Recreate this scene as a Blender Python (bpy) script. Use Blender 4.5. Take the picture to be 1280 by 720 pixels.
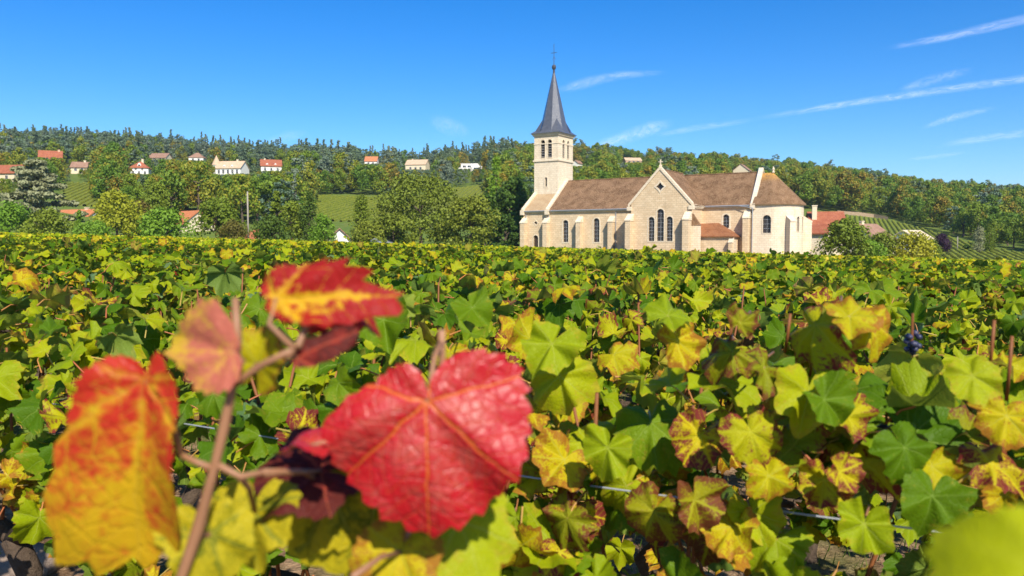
import bpy, bmesh, math, random
import numpy as np
from mathutils import Vector, Matrix

for o in list(bpy.data.objects): bpy.data.objects.remove(o)
SC = bpy.context.scene
COL = SC.collection
R = math.radians
# ------------------------------------------------------------------ camera
F = 995.56; YH = 303.0; EYE = 1.25            # focal length and horizon in photo pixels, eye height in m
PITCH = math.atan((360-YH)/F)
cam = bpy.data.cameras.new('camera'); camo = bpy.data.objects.new('camera', cam); COL.objects.link(camo)
cam.sensor_width = 36; cam.lens = 28; cam.clip_start = 0.02; cam.clip_end = 120000
camo.location = (0, 0, EYE); camo.rotation_euler = (math.pi/2-PITCH, 0, 0)
cam.dof.use_dof = True; cam.dof.focus_distance = 3.8; cam.dof.aperture_fstop = 7.6
SC.camera = camo
# ------------------------------------------------------------------ sky, sun, exposure
SUN_AZ = R(162); SUN_EL = R(42)               # compass angle from +Y, clockwise
wd = bpy.data.worlds.new('World'); SC.world = wd; wd.use_nodes = True
nt = wd.node_tree; nt.nodes.clear()
sky = nt.nodes.new('ShaderNodeTexSky'); sky.sky_type = 'NISHITA'; sky.sun_disc = False
sky.sun_elevation = SUN_EL; sky.sun_rotation = SUN_AZ; sky.altitude = 300
sky.air_density = 1.0; sky.dust_density = 0.5; sky.ozone_density = 3.0
hs = nt.nodes.new('ShaderNodeHueSaturation'); hs.inputs['Saturation'].default_value = 1.46
bg = nt.nodes.new('ShaderNodeBackground'); bg.inputs['Strength'].default_value = 0.08
wo = nt.nodes.new('ShaderNodeOutputWorld')
nt.links.new(sky.outputs[0], hs.inputs['Color']); tn = nt.nodes.new('ShaderNodeMix'); tn.data_type = 'RGBA'; tn.blend_type = 'MULTIPLY'; tn.inputs[0].default_value = 1; tn.inputs[7].default_value = (.94, 1.17, 1.46, 1)   # deep azure day
nt.links.new(hs.outputs[0], tn.inputs[6]); nt.links.new(tn.outputs[2], bg.inputs['Color']); nt.links.new(bg.outputs[0], wo.inputs[0])
sl = bpy.data.lights.new('sun', 'SUN'); sl.energy = 5.0; sl.angle = R(0.53); sl.color = (1.0, .93, .80)
so = bpy.data.objects.new('sun', sl); COL.objects.link(so); so.location = (20, -60, 60)
sdir = Vector((math.sin(SUN_AZ)*math.cos(SUN_EL), math.cos(SUN_AZ)*math.cos(SUN_EL), math.sin(SUN_EL)))
so.rotation_euler = sdir.to_track_quat('Z', 'Y').to_euler()
vs = SC.view_settings; vs.view_transform = 'Standard'; vs.look = 'None'; vs.exposure = 0.55; vs.gamma = 1
# ------------------------------------------------------------------ pixel helpers (a pixel only gives a direction)
def ray(px, py):
    a = (px-640)/F; b = (360-py)/F
    return np.array([a, math.cos(PITCH)+b*math.sin(PITCH), -math.sin(PITCH)+b*math.cos(PITCH)])
def at_depth(px, py, y):
    d = ray(px, py); return Vector(d*(y/d[1]))+Vector((0, 0, EYE))
# ------------------------------------------------------------------ material helpers
class NB:
    def __init__(s, name):
        s.m = bpy.data.materials.new(name); s.m.use_nodes = True; s.t = s.m.node_tree; s.t.nodes.clear()
        s.out = s.n('ShaderNodeOutputMaterial')
    def n(s, k, **kw):
        x = s.t.nodes.new(k)
        for a, b in kw.items(): setattr(x, a, b)
        return x
    def put(s, sock, v):
        if v is None: return
        if isinstance(v, bpy.types.NodeSocket): s.t.links.new(v, sock)
        elif isinstance(v, (tuple, list)) and sock.type == 'RGBA' and len(v) == 3: sock.default_value = (*v, 1)
        else: sock.default_value = v
    def ma(s, op, a, b=None, c=None, clamp=False):
        x = s.n('ShaderNodeMath', operation=op, use_clamp=clamp)
        s.put(x.inputs[0], a); s.put(x.inputs[1], b); s.put(x.inputs[2], c); return x.outputs[0]
    def mix(s, f, a, b, mode='MIX'):
        x = s.n('ShaderNodeMix', data_type='RGBA', blend_type=mode)
        s.put(x.inputs[0], f); s.put(x.inputs[6], a); s.put(x.inputs[7], b); return x.outputs[2]
    def ss(s, v, lo, hi):
        x = s.n('ShaderNodeMapRange', interpolation_type='SMOOTHSTEP'); s.put(x.inputs[0], v)
        s.put(x.inputs[1], lo); s.put(x.inputs[2], hi); return x.outputs[0]
    def noise(s, vec, scale, detail=3, rough=.5, col=False, dist=0):
        x = s.n('ShaderNodeTexNoise'); s.put(x.inputs['Vector'], vec); s.put(x.inputs['Scale'], scale)
        x.inputs['Detail'].default_value = detail; x.inputs['Roughness'].default_value = rough; x.inputs['Distortion'].default_value = dist
        return x.outputs[1 if col else 0]
    def ramp(s, f, stops):
        x = s.n('ShaderNodeValToRGB'); s.put(x.inputs[0], f); e = x.color_ramp.elements
        while len(e) < len(stops): e.new(.5)
        for i, (p, c) in enumerate(stops): e[i].position = p; e[i].color = (*c, 1)
        return x.outputs[0]
    def obj(s): return s.n('ShaderNodeTexCoord').outputs['Object']
    def uv(s): return s.n('ShaderNodeTexCoord').outputs['UV']
    def pos(s): return s.n('ShaderNodeNewGeometry').outputs['Position']
    def attr(s, name, kind='GEOMETRY'): x = s.n('ShaderNodeAttribute', attribute_name=name, attribute_type=kind); return x.outputs['Fac']
    def rnd(s):
        return s.ma('FRACT', s.ma('ADD', s.n('ShaderNodeObjectInfo').outputs['Random'], s.attr('rnd')))
    def bump(s, h, strength=.3, dist=.02):
        x = s.n('ShaderNodeBump'); x.inputs['Strength'].default_value = strength; x.inputs['Distance'].default_value = dist
        s.put(x.inputs['Height'], h); return x.outputs[0]
    def pbr(s, col, rough=.8, spec=.3, normal=None, metal=0, trans=0, tcol=None, alpha=None):
        p = s.n('ShaderNodeBsdfPrincipled'); s.put(p.inputs['Base Color'], col); s.put(p.inputs['Roughness'], rough)
        p.inputs['Specular IOR Level'].default_value = spec; p.inputs['Metallic'].default_value = metal
        s.put(p.inputs['Normal'], normal); s.put(p.inputs['Alpha'], alpha); sh = p.outputs[0]
        if trans:
            t = s.n('ShaderNodeBsdfTranslucent'); s.put(t.inputs[0], tcol if tcol is not None else col); s.put(t.inputs[1], normal)
            x = s.n('ShaderNodeMixShader'); x.inputs[0].default_value = trans
            s.t.links.new(sh, x.inputs[1]); s.t.links.new(t.outputs[0], x.inputs[2]); sh = x.outputs[0]
        s.t.links.new(sh, s.out.inputs[0]); return s.m
def plain(name, col, rough=.8, spec=.3, var=.25, scale=3, bump=0, metal=0):
    b = NB(name); n = b.noise(b.obj(), scale, 4, .6)
    c = b.mix(n, tuple(x*(1-var) for x in col), tuple(min(1, x*(1+var)) for x in col))
    return b.pbr(c, rough, spec, b.bump(n, bump, .02) if bump else None, metal)
# ------------------------------------------------------------------ mesh helpers
def mk(name, mesh, parent=None, loc=None, rotz=None, **tags):
    o = bpy.data.objects.new(name, mesh); COL.objects.link(o)
    if parent is not None: o.parent = parent
    if loc is not None: o.location = loc
    if rotz is not None: o.rotation_euler = (0, 0, rotz)
    for k, v in tags.items():
        if v is not None: o[k] = v
    return o
def thing(name, label, category, loc=(0, 0, 0), rotz=0, group=None):
    return mk(name, None, None, loc, rotz, label=label, category=category, group=group)
def npmesh(name, V, Fc, mats, mi=None, smooth=False, attrs=None, uv=None):
    """V (n,3), Fc (m,k) uniform faces."""
    V = np.asarray(V, np.float32); Fc = np.asarray(Fc, np.int32); m, k = Fc.shape
    me = bpy.data.meshes.new(name); me.vertices.add(len(V)); me.vertices.foreach_set('co', V.ravel())
    me.loops.add(m*k); me.loops.foreach_set('vertex_index', Fc.ravel())
    me.polygons.add(m); me.polygons.foreach_set('loop_start', np.arange(0, m*k, k, dtype=np.int32))
    me.update(calc_edges=True)
    for x in (mats if isinstance(mats, (list, tuple)) else [mats]): me.materials.append(x)
    if mi is not None: me.polygons.foreach_set('material_index', np.asarray(mi, np.int32))
    if smooth: me.polygons.foreach_set('use_smooth', np.ones(m, bool))
    for an, av in (attrs or {}).items():
        a = me.attributes.new(an, 'FLOAT', 'POINT'); a.data.foreach_set('value', np.asarray(av, np.float32))
    if uv is not None:
        l = me.uv_layers.new(name='UVMap'); l.data.foreach_set('uv', np.asarray(uv, np.float32)[Fc.ravel()].ravel())
    return me
class MB:
    def __init__(s): s.v = []; s.f = []; s.mi = []
    def add(s, vs, fs, mi=0):
        o = len(s.v); s.v += [tuple(v) for v in vs]; s.f += [tuple(o+i for i in f) for f in fs]; s.mi += [mi]*len(fs); return s
    def box(s, x0, x1, y0, y1, z0, z1, mi=0):
        vs = [(x, y, z) for z in (z0, z1) for y in (y0, y1) for x in (x0, x1)]
        return s.add(vs, [(0, 2, 3, 1), (4, 5, 7, 6), (0, 1, 5, 4), (2, 6, 7, 3), (0, 4, 6, 2), (1, 3, 7, 5)], mi)
    def hull(s, a, b, mi=0):
        """two matching rings of points -> closed solid"""
        n = len(a); fs = [tuple(range(n))[::-1], tuple(range(n, 2*n))]
        fs += [(i, (i+1) % n, n+(i+1) % n, n+i) for i in range(n)]
        return s.add(list(a)+list(b), fs, mi)
    def tube(s, pts, rad, n=6, mi=0, cap=True):
        pts = [Vector(p) for p in pts]; rings = []
        if not isinstance(rad, (list, tuple)): rad = [rad]*len(pts)
        for i, p in enumerate(pts):
            d = (pts[min(i+1, len(pts)-1)]-pts[max(i-1, 0)]).normalized()
            a = d.cross(Vector((0, 0, 1)) if abs(d.z) < .9 else Vector((1, 0, 0))).normalized(); b = d.cross(a)
            rings.append([p+(a*math.cos(t)+b*math.sin(t))*rad[i] for t in [2*math.pi*j/n for j in range(n)]])
        vs = [v for r_ in rings for v in r_]; fs = []
        for i in range(len(pts)-1):
            for j in range(n): fs.append((i*n+j, i*n+(j+1) % n, (i+1)*n+(j+1) % n, (i+1)*n+j))
        if cap: fs += [tuple(range(n))[::-1], tuple((len(pts)-1)*n+j for j in range(n))]
        return s.add(vs, fs, mi)
    def mesh(s, name, mats, smooth=False, fix=True):
        me = bpy.data.meshes.new(name); me.from_pydata(s.v, [], s.f)
        for x in (mats if isinstance(mats, (list, tuple)) else [mats]): me.materials.append(x)
        for p, i in zip(me.polygons, s.mi): p.material_index = i; p.use_smooth = smooth
        if fix:
            bm = bmesh.new(); bm.from_mesh(me); bmesh.ops.recalc_face_normals(bm, faces=bm.faces); bm.to_mesh(me); bm.free()
        me.update(); return me
    def build(s, name, mats, parent=None, smooth=False, **kw): return mk(name, s.mesh(name, mats, smooth), parent, **kw)
# ------------------------------------------------------------------ terrain
SKY = np.array([(-400, 170), (-100, 164), (0, 163), (100, 165), (200, 170), (300, 178), (400, 185), (470, 190), (540, 192), (580, 190), (620, 184), (700, 184), (750, 186), (800, 193),
    (850, 197), (900, 197), (960, 203), (1000, 208), (1060, 214), (1100, 222), (1150, 230), (1200, 234), (1280, 240), (1400, 246), (1800, 255)], float)
def terrain(x, y):
    x = np.asarray(x, float); y = np.asarray(y, float)
    field = -0.0275*np.clip(x, -110, 110) - 0.0045*np.clip(y, -50, 150)
    az = 640+F*x/np.maximum(y, 60)
    zr = EYE+(YH-(np.interp(az, SKY[:, 0], SKY[:, 1])+17+8*np.clip((660-az)/300, 0, 1)))/F*600
    t = np.clip((y-150)/450, 0, 1)
    z = field*(1-t)+zr*t
    return z - np.clip(y-600, 0, 3000)*.03
def zat(x, y): return float(terrain(x, y))
def depth_for(px, py, lo=150, hi=598):
    """depth at which the pixel's ray meets the terrain"""
    best = None
    for y in np.arange(lo, hi, 2.0):
        p = at_depth(px, py, y)
        if p.z <= zat(p.x, p.y): return y
    return hi
def ground_at(px, y):
    x = (px-640)/F*y; return Vector((x, y, zat(x, y)))
def height_to(px, py, y): return at_depth(px, py, y).z-zat((px-640)/F*y, y)
# soil and hillside in one sheet
gb = NB('ground_soil'); P = gb.pos()
sep = gb.n('ShaderNodeSeparateXYZ'); gb.put(sep.inputs[0], P)
n1 = gb.noise(P, 9, 6, .65); n2 = gb.noise(P, 55, 4, .6); n3 = gb.noise(P, 1.3, 4)
soil = gb.mix(gb.ss(n1, .35, .7), (.13, .075, .04), (.34, .22, .13))
soil = gb.mix(gb.ss(n2, .55, .75), soil, (.45, .33, .2)); soil = gb.mix(gb.ma('MULTIPLY', gb.ss(n3, .5, .65), .75), soil, (.07, .11, .02))
meadow = gb.mix(gb.noise(P, .05, 5), (.07, .13, .02), (.15, .19, .035)); meadow = gb.mix(gb.ss(gb.noise(P, .6, 4), .5, .8), meadow, (.2, .18, .06))
gcol = gb.mix(gb.ss(sep.outputs['Y'], 112, 122), soil, meadow)
M_GROUND = gb.pbr(gcol, .95, .1, gb.bump(gb.ma('ADD', n1, gb.ma('MULTIPLY', n2, .4)), .8, .05))
ys = np.concatenate([np.arange(-30, 20, 1.0), np.geomspace(20, 140, 45), np.linspace(145, 620, 80), np.geomspace(640, 4000, 18)])
us = np.linspace(-1, 1, 181)
gx = us[None, :]*(np.maximum(ys, 0)*1.35+45)[:, None]; gy = np.repeat(ys[:, None], len(us), 1)
rg = np.random.default_rng(3)
gz = terrain(gx, gy)+np.where(gy < 20, rg.normal(0, .012, gx.shape), 0)
idx = np.arange(gx.size).reshape(gx.shape)
q = np.stack([idx[:-1, :-1], idx[:-1, 1:], idx[1:, 1:], idx[1:, :-1]], -1).reshape(-1, 4)
mk('ground', npmesh('ground', np.stack([gx, gy, gz], -1).reshape(-1, 3), q, M_GROUND, smooth=True), kind='structure')
# ------------------------------------------------------------------ church
def stone_mat(name, c1, c2, stain=.3, block=(.6, .3)):
    b = NB(name); P = b.obj(); br = b.n('ShaderNodeTexBrick')
    # run the courses over whichever wall it is: x+y along, z up
    sp = b.n('ShaderNodeSeparateXYZ'); b.put(sp.inputs[0], P); cm = b.n('ShaderNodeCombineXYZ')
    b.put(cm.inputs[0], b.ma('ADD', sp.outputs[0], sp.outputs[1])); b.put(cm.inputs[1], sp.outputs[2]); b.put(br.inputs['Vector'], cm.outputs[0])
    br.inputs['Scale'].default_value = 1; br.inputs['Brick Width'].default_value = block[0]; br.inputs['Row Height'].default_value = block[1]
    br.inputs['Mortar Size'].default_value = .02; b.put(br.inputs['Color1'], c1); b.put(br.inputs['Color2'], c2); b.put(br.inputs['Mortar'], tuple(x*.72 for x in c1))
    n = b.noise(P, 1.1, 6, .65); n2 = b.noise(P, 7, 4, .6)
    c = b.mix(b.ma('MULTIPLY', b.ss(n, .45, .75), stain), br.outputs[0], tuple(x*.72 for x in c1))
    c = b.mix(b.ma('MULTIPLY', n2, .3), c, tuple(min(1, x*1.12) for x in c2))
    st_ = b.n('ShaderNodeMapping'); b.put(st_.inputs[0], P); st_.inputs['Scale'].default_value = (1.6, 1.6, .22); c = b.mix(b.ma('MULTIPLY', b.ss(b.noise(st_.outputs[0], 1.0, 5, .65), .5, .75), .3), c, (.30, .22, .14))
    return b.pbr(c, .9, .15, b.bump(b.ma('ADD', b.ma('MULTIPLY', br.outputs['Fac'], -.6), n2), .4, .03))
def tile_mat(name, c1, c2, c3, lichen=None):
    b = NB(name); P = b.obj(); n = b.noise(P, .9, 5, .6); n2 = b.noise(P, 9, 4, .7); n3 = b.noise(P, 3.2, 5, .7)
    c = b.mix(b.ss(n, .35, .65), c1, c2); c = b.mix(b.ma('MULTIPLY', b.ss(n2, .53, .60), .8), c, c3); c = b.mix(b.ma('MULTIPLY', b.ss(n3, .55, .7), .5), c, tuple(x*.5 for x in c1))
    sp = b.n('ShaderNodeSeparateXYZ'); b.put(sp.inputs[0], P)
    w = b.ma('ABSOLUTE', b.ma('SUBTRACT', b.ma('FRACT', b.ma('MULTIPLY', sp.outputs[2], 5.5)), .5))
    if lichen: c = b.mix(b.ma('MULTIPLY', b.ss(sp.outputs[2], lichen[0], lichen[0]+1.6), b.ss(n3, .3, .6)), c, lichen[1])
    return b.pbr(c, .85, .15, b.bump(b.ma('ADD', w, b.ma('MULTIPLY', n2, .8)), .5, .05))
M_ST = stone_mat('limestone', (.59, .43, .26), (.70, .54, .35), .5, (.62, .31))
M_STP = stone_mat('pale_limestone', (.69, .56, .39), (.77, .65, .48), .35, (.62, .31))
M_STD = stone_mat('dressed_stone', (.68, .56, .40), (.74, .63, .47), .4, (.9, .45))
M_TILE = tile_mat('brown_tiles', (.12, .063, .030), (.22, .125, .066), (.38, .26, .155))
M_TILEA = tile_mat('apse_tiles', (.14, .075, .036), (.22, .125, .066), (.38, .26, .155), (11.0, (.52, .27, .06)))
M_TILER = tile_mat('red_tiles', (.19, .07, .03), (.27, .11, .048), (.36, .19, .095))
b_ = NB('slate'); n_ = b_.noise(b_.obj(), 2.5, 5, .6); sp_ = b_.n('ShaderNodeSeparateXYZ'); b_.put(sp_.inputs[0], b_.obj())
M_SLATE = b_.pbr(b_.mix(n_, (.045, .05, .062), (.13, .135, .15)), .27, .8, b_.bump(b_.ma('ADD', n_, b_.ma('FRACT', b_.ma('MULTIPLY', sp_.outputs[2], 4))), .25, .02))
b_ = NB('leaded_glass'); M_GLASS = b_.pbr(b_.mix(b_.noise(b_.obj(), 4), (.02, .018, .018), (.07, .055, .05)), .25, .5)
M_DARK = plain('dark_void', (.02, .018, .016), .9, .05)
M_ZINC = plain('zinc', (.34, .36, .39), .5, .5, .15, 4, 0, .3)
M_IRON = plain('wrought_iron', (.05, .05, .055), .5, .5)
M_WOODD = plain('dark_oak', (.06, .04, .028), .7, .2, .3, 8)
M_SLAT = plain('louvre_wood', (.16, .15, .14), .8, .2)
def arch(cx, w, z0, z1, n=8):
    """outline of a round-headed opening, counter-clockwise"""
    r = w/2; pts = [(cx-r, z0), (cx+r, z0)]
    for i in range(n+1): a = math.pi*i/n; pts.append((cx+r*math.cos(a), z1-r+r*math.sin(a)))
    return pts
def diamond(cx, cz, r): return [(cx+r*(1 if i % 2 == 0 else .62)*math.cos(a), cz+r*(1 if i % 2 == 0 else .62)*math.sin(a)) for i, a in [(i, i*math.pi/4) for i in range(8)]]
def rect(x0, x1, z0, z1): return [(x0, z0), (x1, z0), (x1, z1), (x0, z1)]
def holed(outline, holes, to3, inward, depth=.32):
    """wall skin with real openings and their reveals"""
    bm = bmesh.new(); loops = []
    for lp in [outline]+holes:
        vs = [bm.verts.new((x, z, 0)) for x, z in lp]; loops.append(vs)
        for i in range(len(vs)): bm.edges.new((vs[i], vs[(i+1) % len(vs)]))
    bmesh.ops.triangle_fill(bm, use_beauty=True, use_dissolve=False, edges=bm.edges[:])
    bm.verts.index_update(); V = [to3(v.co.x, v.co.y) for v in bm.verts]; Fs = [tuple(v.index for v in f.verts) for f in bm.faces]
    inw = Vector(inward)
    for vs in loops[1:]:
        o = len(V); V += [Vector(V[v.index])+inw*depth for v in vs]; n = len(vs)
        for i in range(n): Fs.append((vs[i].index, vs[(i+1) % n].index, o+(i+1) % n, o+i))
    bm.free(); return V, Fs
def flat_poly(mb, pts, to3, off, mi=0):
    mb.add([Vector(to3(x, z))+Vector(off) for x, z in pts], [tuple(range(len(pts)))], mi)
def grow(pts, d):
    n = len(pts); out = []
    for i in range(n):
        a = Vector(pts[i-1]); b = Vector(pts[i]); c = Vector(pts[(i+1) % n])
        n1 = Vector(((b-a).y, -(b-a).x)).normalized(); n2 = Vector(((c-b).y, -(c-b).x)).normalized()
        m = (n1+n2); m = m/max(.3, m.dot(n1)) if m.length > 1e-6 else n1
        out.append(tuple(b+m*d))
    return out
def window(parent, pts, to3, inward, fw=.16, proud=.04, bars=None, deep=.25, surround=True, name='window', glass=None):
    inw = Vector(inward); mb = MB(); flat_poly(mb, pts, to3, inw*deep)
    w = mb.build(name, glass or M_GLASS, parent)
    if surround:
        g = grow(pts, fw); n = len(pts); f = MB()
        A = [Vector(to3(*p))-inw*proud for p in pts]; B = [Vector(to3(*p))-inw*proud for p in g]; C_ = [Vector(to3(*p))+inw*.02 for p in g]; D_ = [Vector(to3(*p))+inw*.1 for p in pts]
        fs = []
        for i in range(n):
            j = (i+1) % n; fs += [(i, j, n+j, n+i), (n+i, n+j, 2*n+j, 2*n+i), (3*n+i, 3*n+j, j, i)]
        f.add(A+B+C_+D_, fs); f.build('surround', M_STD, w)
    if bars:
        x0 = min(p[0] for p in pts); x1 = max(p[0] for p in pts); z0 = min(p[1] for p in pts); z1 = max(p[1] for p in pts)
        bb = MB()
        for k in range(1, bars):
            z = z0+(z1-z0)*k/bars; bb.tube([Vector(to3(x0, z))+inw*(deep-.03), Vector(to3(x1, z))+inw*(deep-.03)], .025, 4)
        bb.tube([Vector(to3((x0+x1)/2, z0))+inw*(deep-.03), Vector(to3((x0+x1)/2, z1))+inw*(deep-.03)], .02, 4)
        bb.build('glazing_bar', M_ZINC, w)
    return w
CH = Vector(at_depth(789, 254, 116)); CH.z = zat(CH.x, CH.y)-.35
church = thing('church', 'pale limestone village church with slate spire and brown tiled roofs beyond the vines', 'church', CH, R(-32))
Z0 = CH.z                                     # local heights are world heights minus Z0
def H(w): return w-Z0
G = -1.5                                      # walls go below ground
EN = H(6.4); ERID = H(11.25); AX = 9.3; VN = 3.0; VCH = 5.5; W_T = 8.77
XW0, XW1 = -20.1, -15.5
front = lambda v: (lambda x, z: Vector((x, v, z)))
sideu = lambda u: (lambda y, z: Vector((u, y, z)))
# nave with west bay
win1 = arch(-12.35, .95, H(1.3), H(4.75)); win2 = arch(-7.0, 1.0, H(1.3), H(4.95))
door = arch(-17.75, .9, H(-.5), H(2.4)); occ = diamond(-17.75, H(4.35), .36)
mb = MB(); mb.add(*holed(rect(XW0, 0, G, EN), [door, occ, win1, win2], front(VN), (0, 1, 0)))
mb.add([(XW0, VN, G), (XW0, 2*AX-VN, G), (XW0, 2*AX-VN, EN), (XW0, AX, ERID-.1), (XW0, VN, EN)], [(0, 1, 2, 3, 4)])
mb.add([(XW0, 2*AX-VN, G), (0, 2*AX-VN, G), (0, 2*AX-VN, EN), (XW0, 2*AX-VN, EN)], [(0, 1, 2, 3)])
mb.build('nave_wall', M_ST, church)
for p_ in (win1, win2): window(church, p_, front(VN), (0, 1, 0), bars=6)
window(church, occ, front(VN), (0, 1, 0), .1, glass=M_GLASS); dr = window(church, door, front(VN), (0, 1, 0), .14, name='door', glass=M_WOODD)
def gable_roof(name, x0, x1, ve, vr, ze, zr, mat, over=.25, th=.14, back=True):
    """roof running along u, front eave at v=ve, ridge at v=vr"""
    s = (zr-ze)/(vr-ve); mb = MB(); vo = ve-over; zo = ze-over*s
    pf = [(vo, zo+.1), (vr, zr+.1), (vr, zr+.1-th), (vo, zo+.1-th)]
    mb.hull([(x0, v, z) for v, z in pf], [(x1, v, z) for v, z in pf])
    if back:
        pb = [(2*vr-v, z) for v, z in pf]; mb.hull([(x0, v, z) for v, z in pb], [(x1, v, z) for v, z in pb])
    o = mb.build(name, mat, church)
    mb = MB(); mb.tube([(x0+.02, vr, zr+.11), (x1-.02, vr, zr+.11)], .11, 6); mb.build('ridge_tiles', mat, o); return o
gable_roof('nave_roof', XW1+.2, 4.4, VN, AX, EN, ERID, M_TILE)
gable_roof('west_bay_roof', XW0+.2, XW1-.25, VN, AX, EN-.03, ERID-.4, tile_mat('tan_tiles', (.36, .24, .13), (.42, .30, .17), (.5, .37, .22)))
def cornice(x0, x1, v, z, d=.28, h=.28, mat=M_STD): return MB().box(x0, x1, v-d, v+.02, z-h, z-.02).build('cornice', mat, church)
cornice(XW0, -.02, VN, EN-.13)
MB().tube([(XW0+.1, VN-.36, EN-.17), (-.1, VN-.36, EN-.17)], .09, 6).build('gutter', M_ZINC, church)
def rake(u, ve, ze, vr, zr, w=.5, th=.5, name='gable_coping', both=True):
    mb = MB(); s = (zr-ze)/(vr-ve)
    for sgn in ((1, -1) if both else (1,)):
        f = lambda v: v if sgn == 1 else 2*vr-v
        pr = [(f(ve-.35), ze-.35*s+.1), (f(vr), zr+.1), (f(vr), zr+th), (f(ve-.35), ze-.35*s+th)]
        mb.hull([(u-w/2, v, z) for v, z in pr], [(u+w/2, v, z) for v, z in pr])
    mb.box(u-w/2-.04, u+w/2+.04, ve-.62, ve+.1, ze-.75, ze+.02)
    return mb.build(name, M_STP, church)
rake(XW1, VN, EN, AX, ERID, .55, .45); rake(XW0+.05, VN, EN, AX, ERID-.4, .5, .45)
def buttress(u, v, w, d, z1, zt, ax='v', sgn=-1):
    """stepped buttress on a wall facing -v (or +-u), sloped stone cap"""
    def T(a, o, z): return (u+a, v+sgn*o, z) if ax == 'v' else (u+sgn*o, v+a, z)
    mb = MB(); mb.hull([T(-w/2, -.05, G), T(w/2, -.05, G), T(w/2, d, G), T(-w/2, d, G)], [T(-w/2, -.05, z1), T(w/2, -.05, z1), T(w/2, d, z1), T(-w/2, d, z1)])
    o = mb.build('buttress', M_ST, church)
    c = .07; mb = MB()
    mb.hull([T(-w/2-c, -.04, z1+.005), T(-w/2-c, d+c, z1+.005), T(-w/2-c, d+c, z1+.14), T(-w/2-c, -.04, zt)], [T(w/2+c, -.04, z1+.005), T(w/2+c, d+c, z1+.005), T(w/2+c, d+c, z1+.14), T(w/2+c, -.04, zt)])
    mb.build('buttress_cap', M_STP, o); return o
for u in (-19.75, -15.6, -9.7, -4.3): buttress(u, VN, .75, 1.0, H(4.3), H(5.3))
for u in (XW0+.55, XW1+.15, -3.75): MB().tube([(u, VN-.1, EN-.2), (u, VN-.1, G)], .055, 6).build('downpipe', M_ZINC, church)
# transept
ET = H(6.75); AT = H(11.55)
tri = [arch(3.15, .92, H(1.45), H(4.9)), arch(4.5, 1.06, H(1.45), H(6.0)), arch(5.88, .92, H(1.45), H(4.9))]
quat = diamond(4.42, H(9.15), .62)
mb = MB(); mb.add(*holed([(0, G), (W_T, G), (W_T, ET), (W_T/2, AT), (0, ET)], tri+[quat], front(0), (0, 1, 0)))
for u in (0, W_T): mb.add([(u, 0, G), (u, AX, G), (u, AX, ET), (u, 0, ET)], [(0, 1, 2, 3)])
mb.build('transept_wall', M_ST, church)
for p_ in tri: window(church, p_, front(0), (0, 1, 0), .14, bars=7)
window(church, quat, front(0), (0, 1, 0), .2, .06)
st = (AT-ET)/(W_T/2); mb = MB()
for sg in (-1, 1):
    a = [(W_T/2+sg*(W_T/2+.3), ET-.3*st+.1), (W_T/2, AT+.1), (W_T/2, AT-.06), (W_T/2+sg*(W_T/2+.3), ET-.3*st-.06)]
    mb.hull([(x, .3, z) for x, z in a], [(x, AX, z) for x, z in a])
tr = mb.build('transept_roof', M_TILE, church); MB().tube([(W_T/2, .4, AT+.1), (W_T/2, AX, AT+.1)], .11, 6).build('ridge_tiles', M_TILE, tr)
mb = MB()
for sg in (-1, 1):
    a = [(W_T/2+sg*(W_T/2+.45), ET-.45*st+.02), (W_T/2, AT+.02), (W_T/2, AT+.52), (W_T/2+sg*(W_T/2+.45), ET-.45*st+.52)]
    mb.hull([(x, -.12, z) for x, z in a], [(x, .42, z) for x, z in a])
mb.build('gable_coping', M_STP, church)
for sg, u in ((-1, 0), (1, W_T)): MB().box(u-.35+sg*.25, u+.35+sg*.25, -.2, .5, ET-.9, ET-.32).build('kneeler', M_STP, church)
def cross(u, v, z, h, mat, ax='u'):
    mb = MB(); mb.box(u-.16, u+.16, v-.16, v+.16, z, z+.3); mb.box(u-.06, u+.06, v-.05, v+.05, z+.29, z+h)
    mb.box(u-h*.3, u+h*.3, v-.045, v+.045, z+h*.62, z+h*.62+.12); return mb.build('gable_cross', mat, church)
cross(W_T/2, .15, AT+.4, 1.05, M_STP)
cornice(W_T+.001, W_T+.3, 2.4, ET-.12, 1.7); 
mb = MB(); mb.box(W_T, W_T+.3, .5, VCH, ET-.5, ET-.2)
for k in range(14): mb.box(W_T+.02, W_T+.24, .6+k*.35, .75+k*.35, ET-.68, ET-.49)
mb.build('corbel_table', M_STD, church)
buttress(-.05, 0, .8, 1.15, H(4.35), H(5.4)); buttress(W_T-.15, 0, .85, 1.25, H(4.35), H(5.6))
mb = MB(); mb.hull([(W_T-.02, .55, G), (W_T+1.15, .55, G), (W_T+1.15, 1.5, G), (W_T-.02, 1.5, G)], [(W_T-.02, .55, H(3.6)), (W_T+1.15, .55, H(3.6)), (W_T+1.15, 1.5, H(3.6)), (W_T-.02, 1.5, H(3.6))])
bt = mb.build('buttress', M_STP, church)
MB().hull([(W_T-.02, .5, H(3.61)), (W_T+1.22, .5, H(3.61)), (W_T+1.22, 1.55, H(3.61)), (W_T-.02, 1.55, H(3.61))], [(W_T-.02, .9, H(5.3)), (W_T+.2, .9, H(5.3)), (W_T+.2, 1.15, H(5.3)), (W_T-.02, 1.15, H(5.3))]).build('buttress_cap', M_TILEA, bt)
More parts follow.
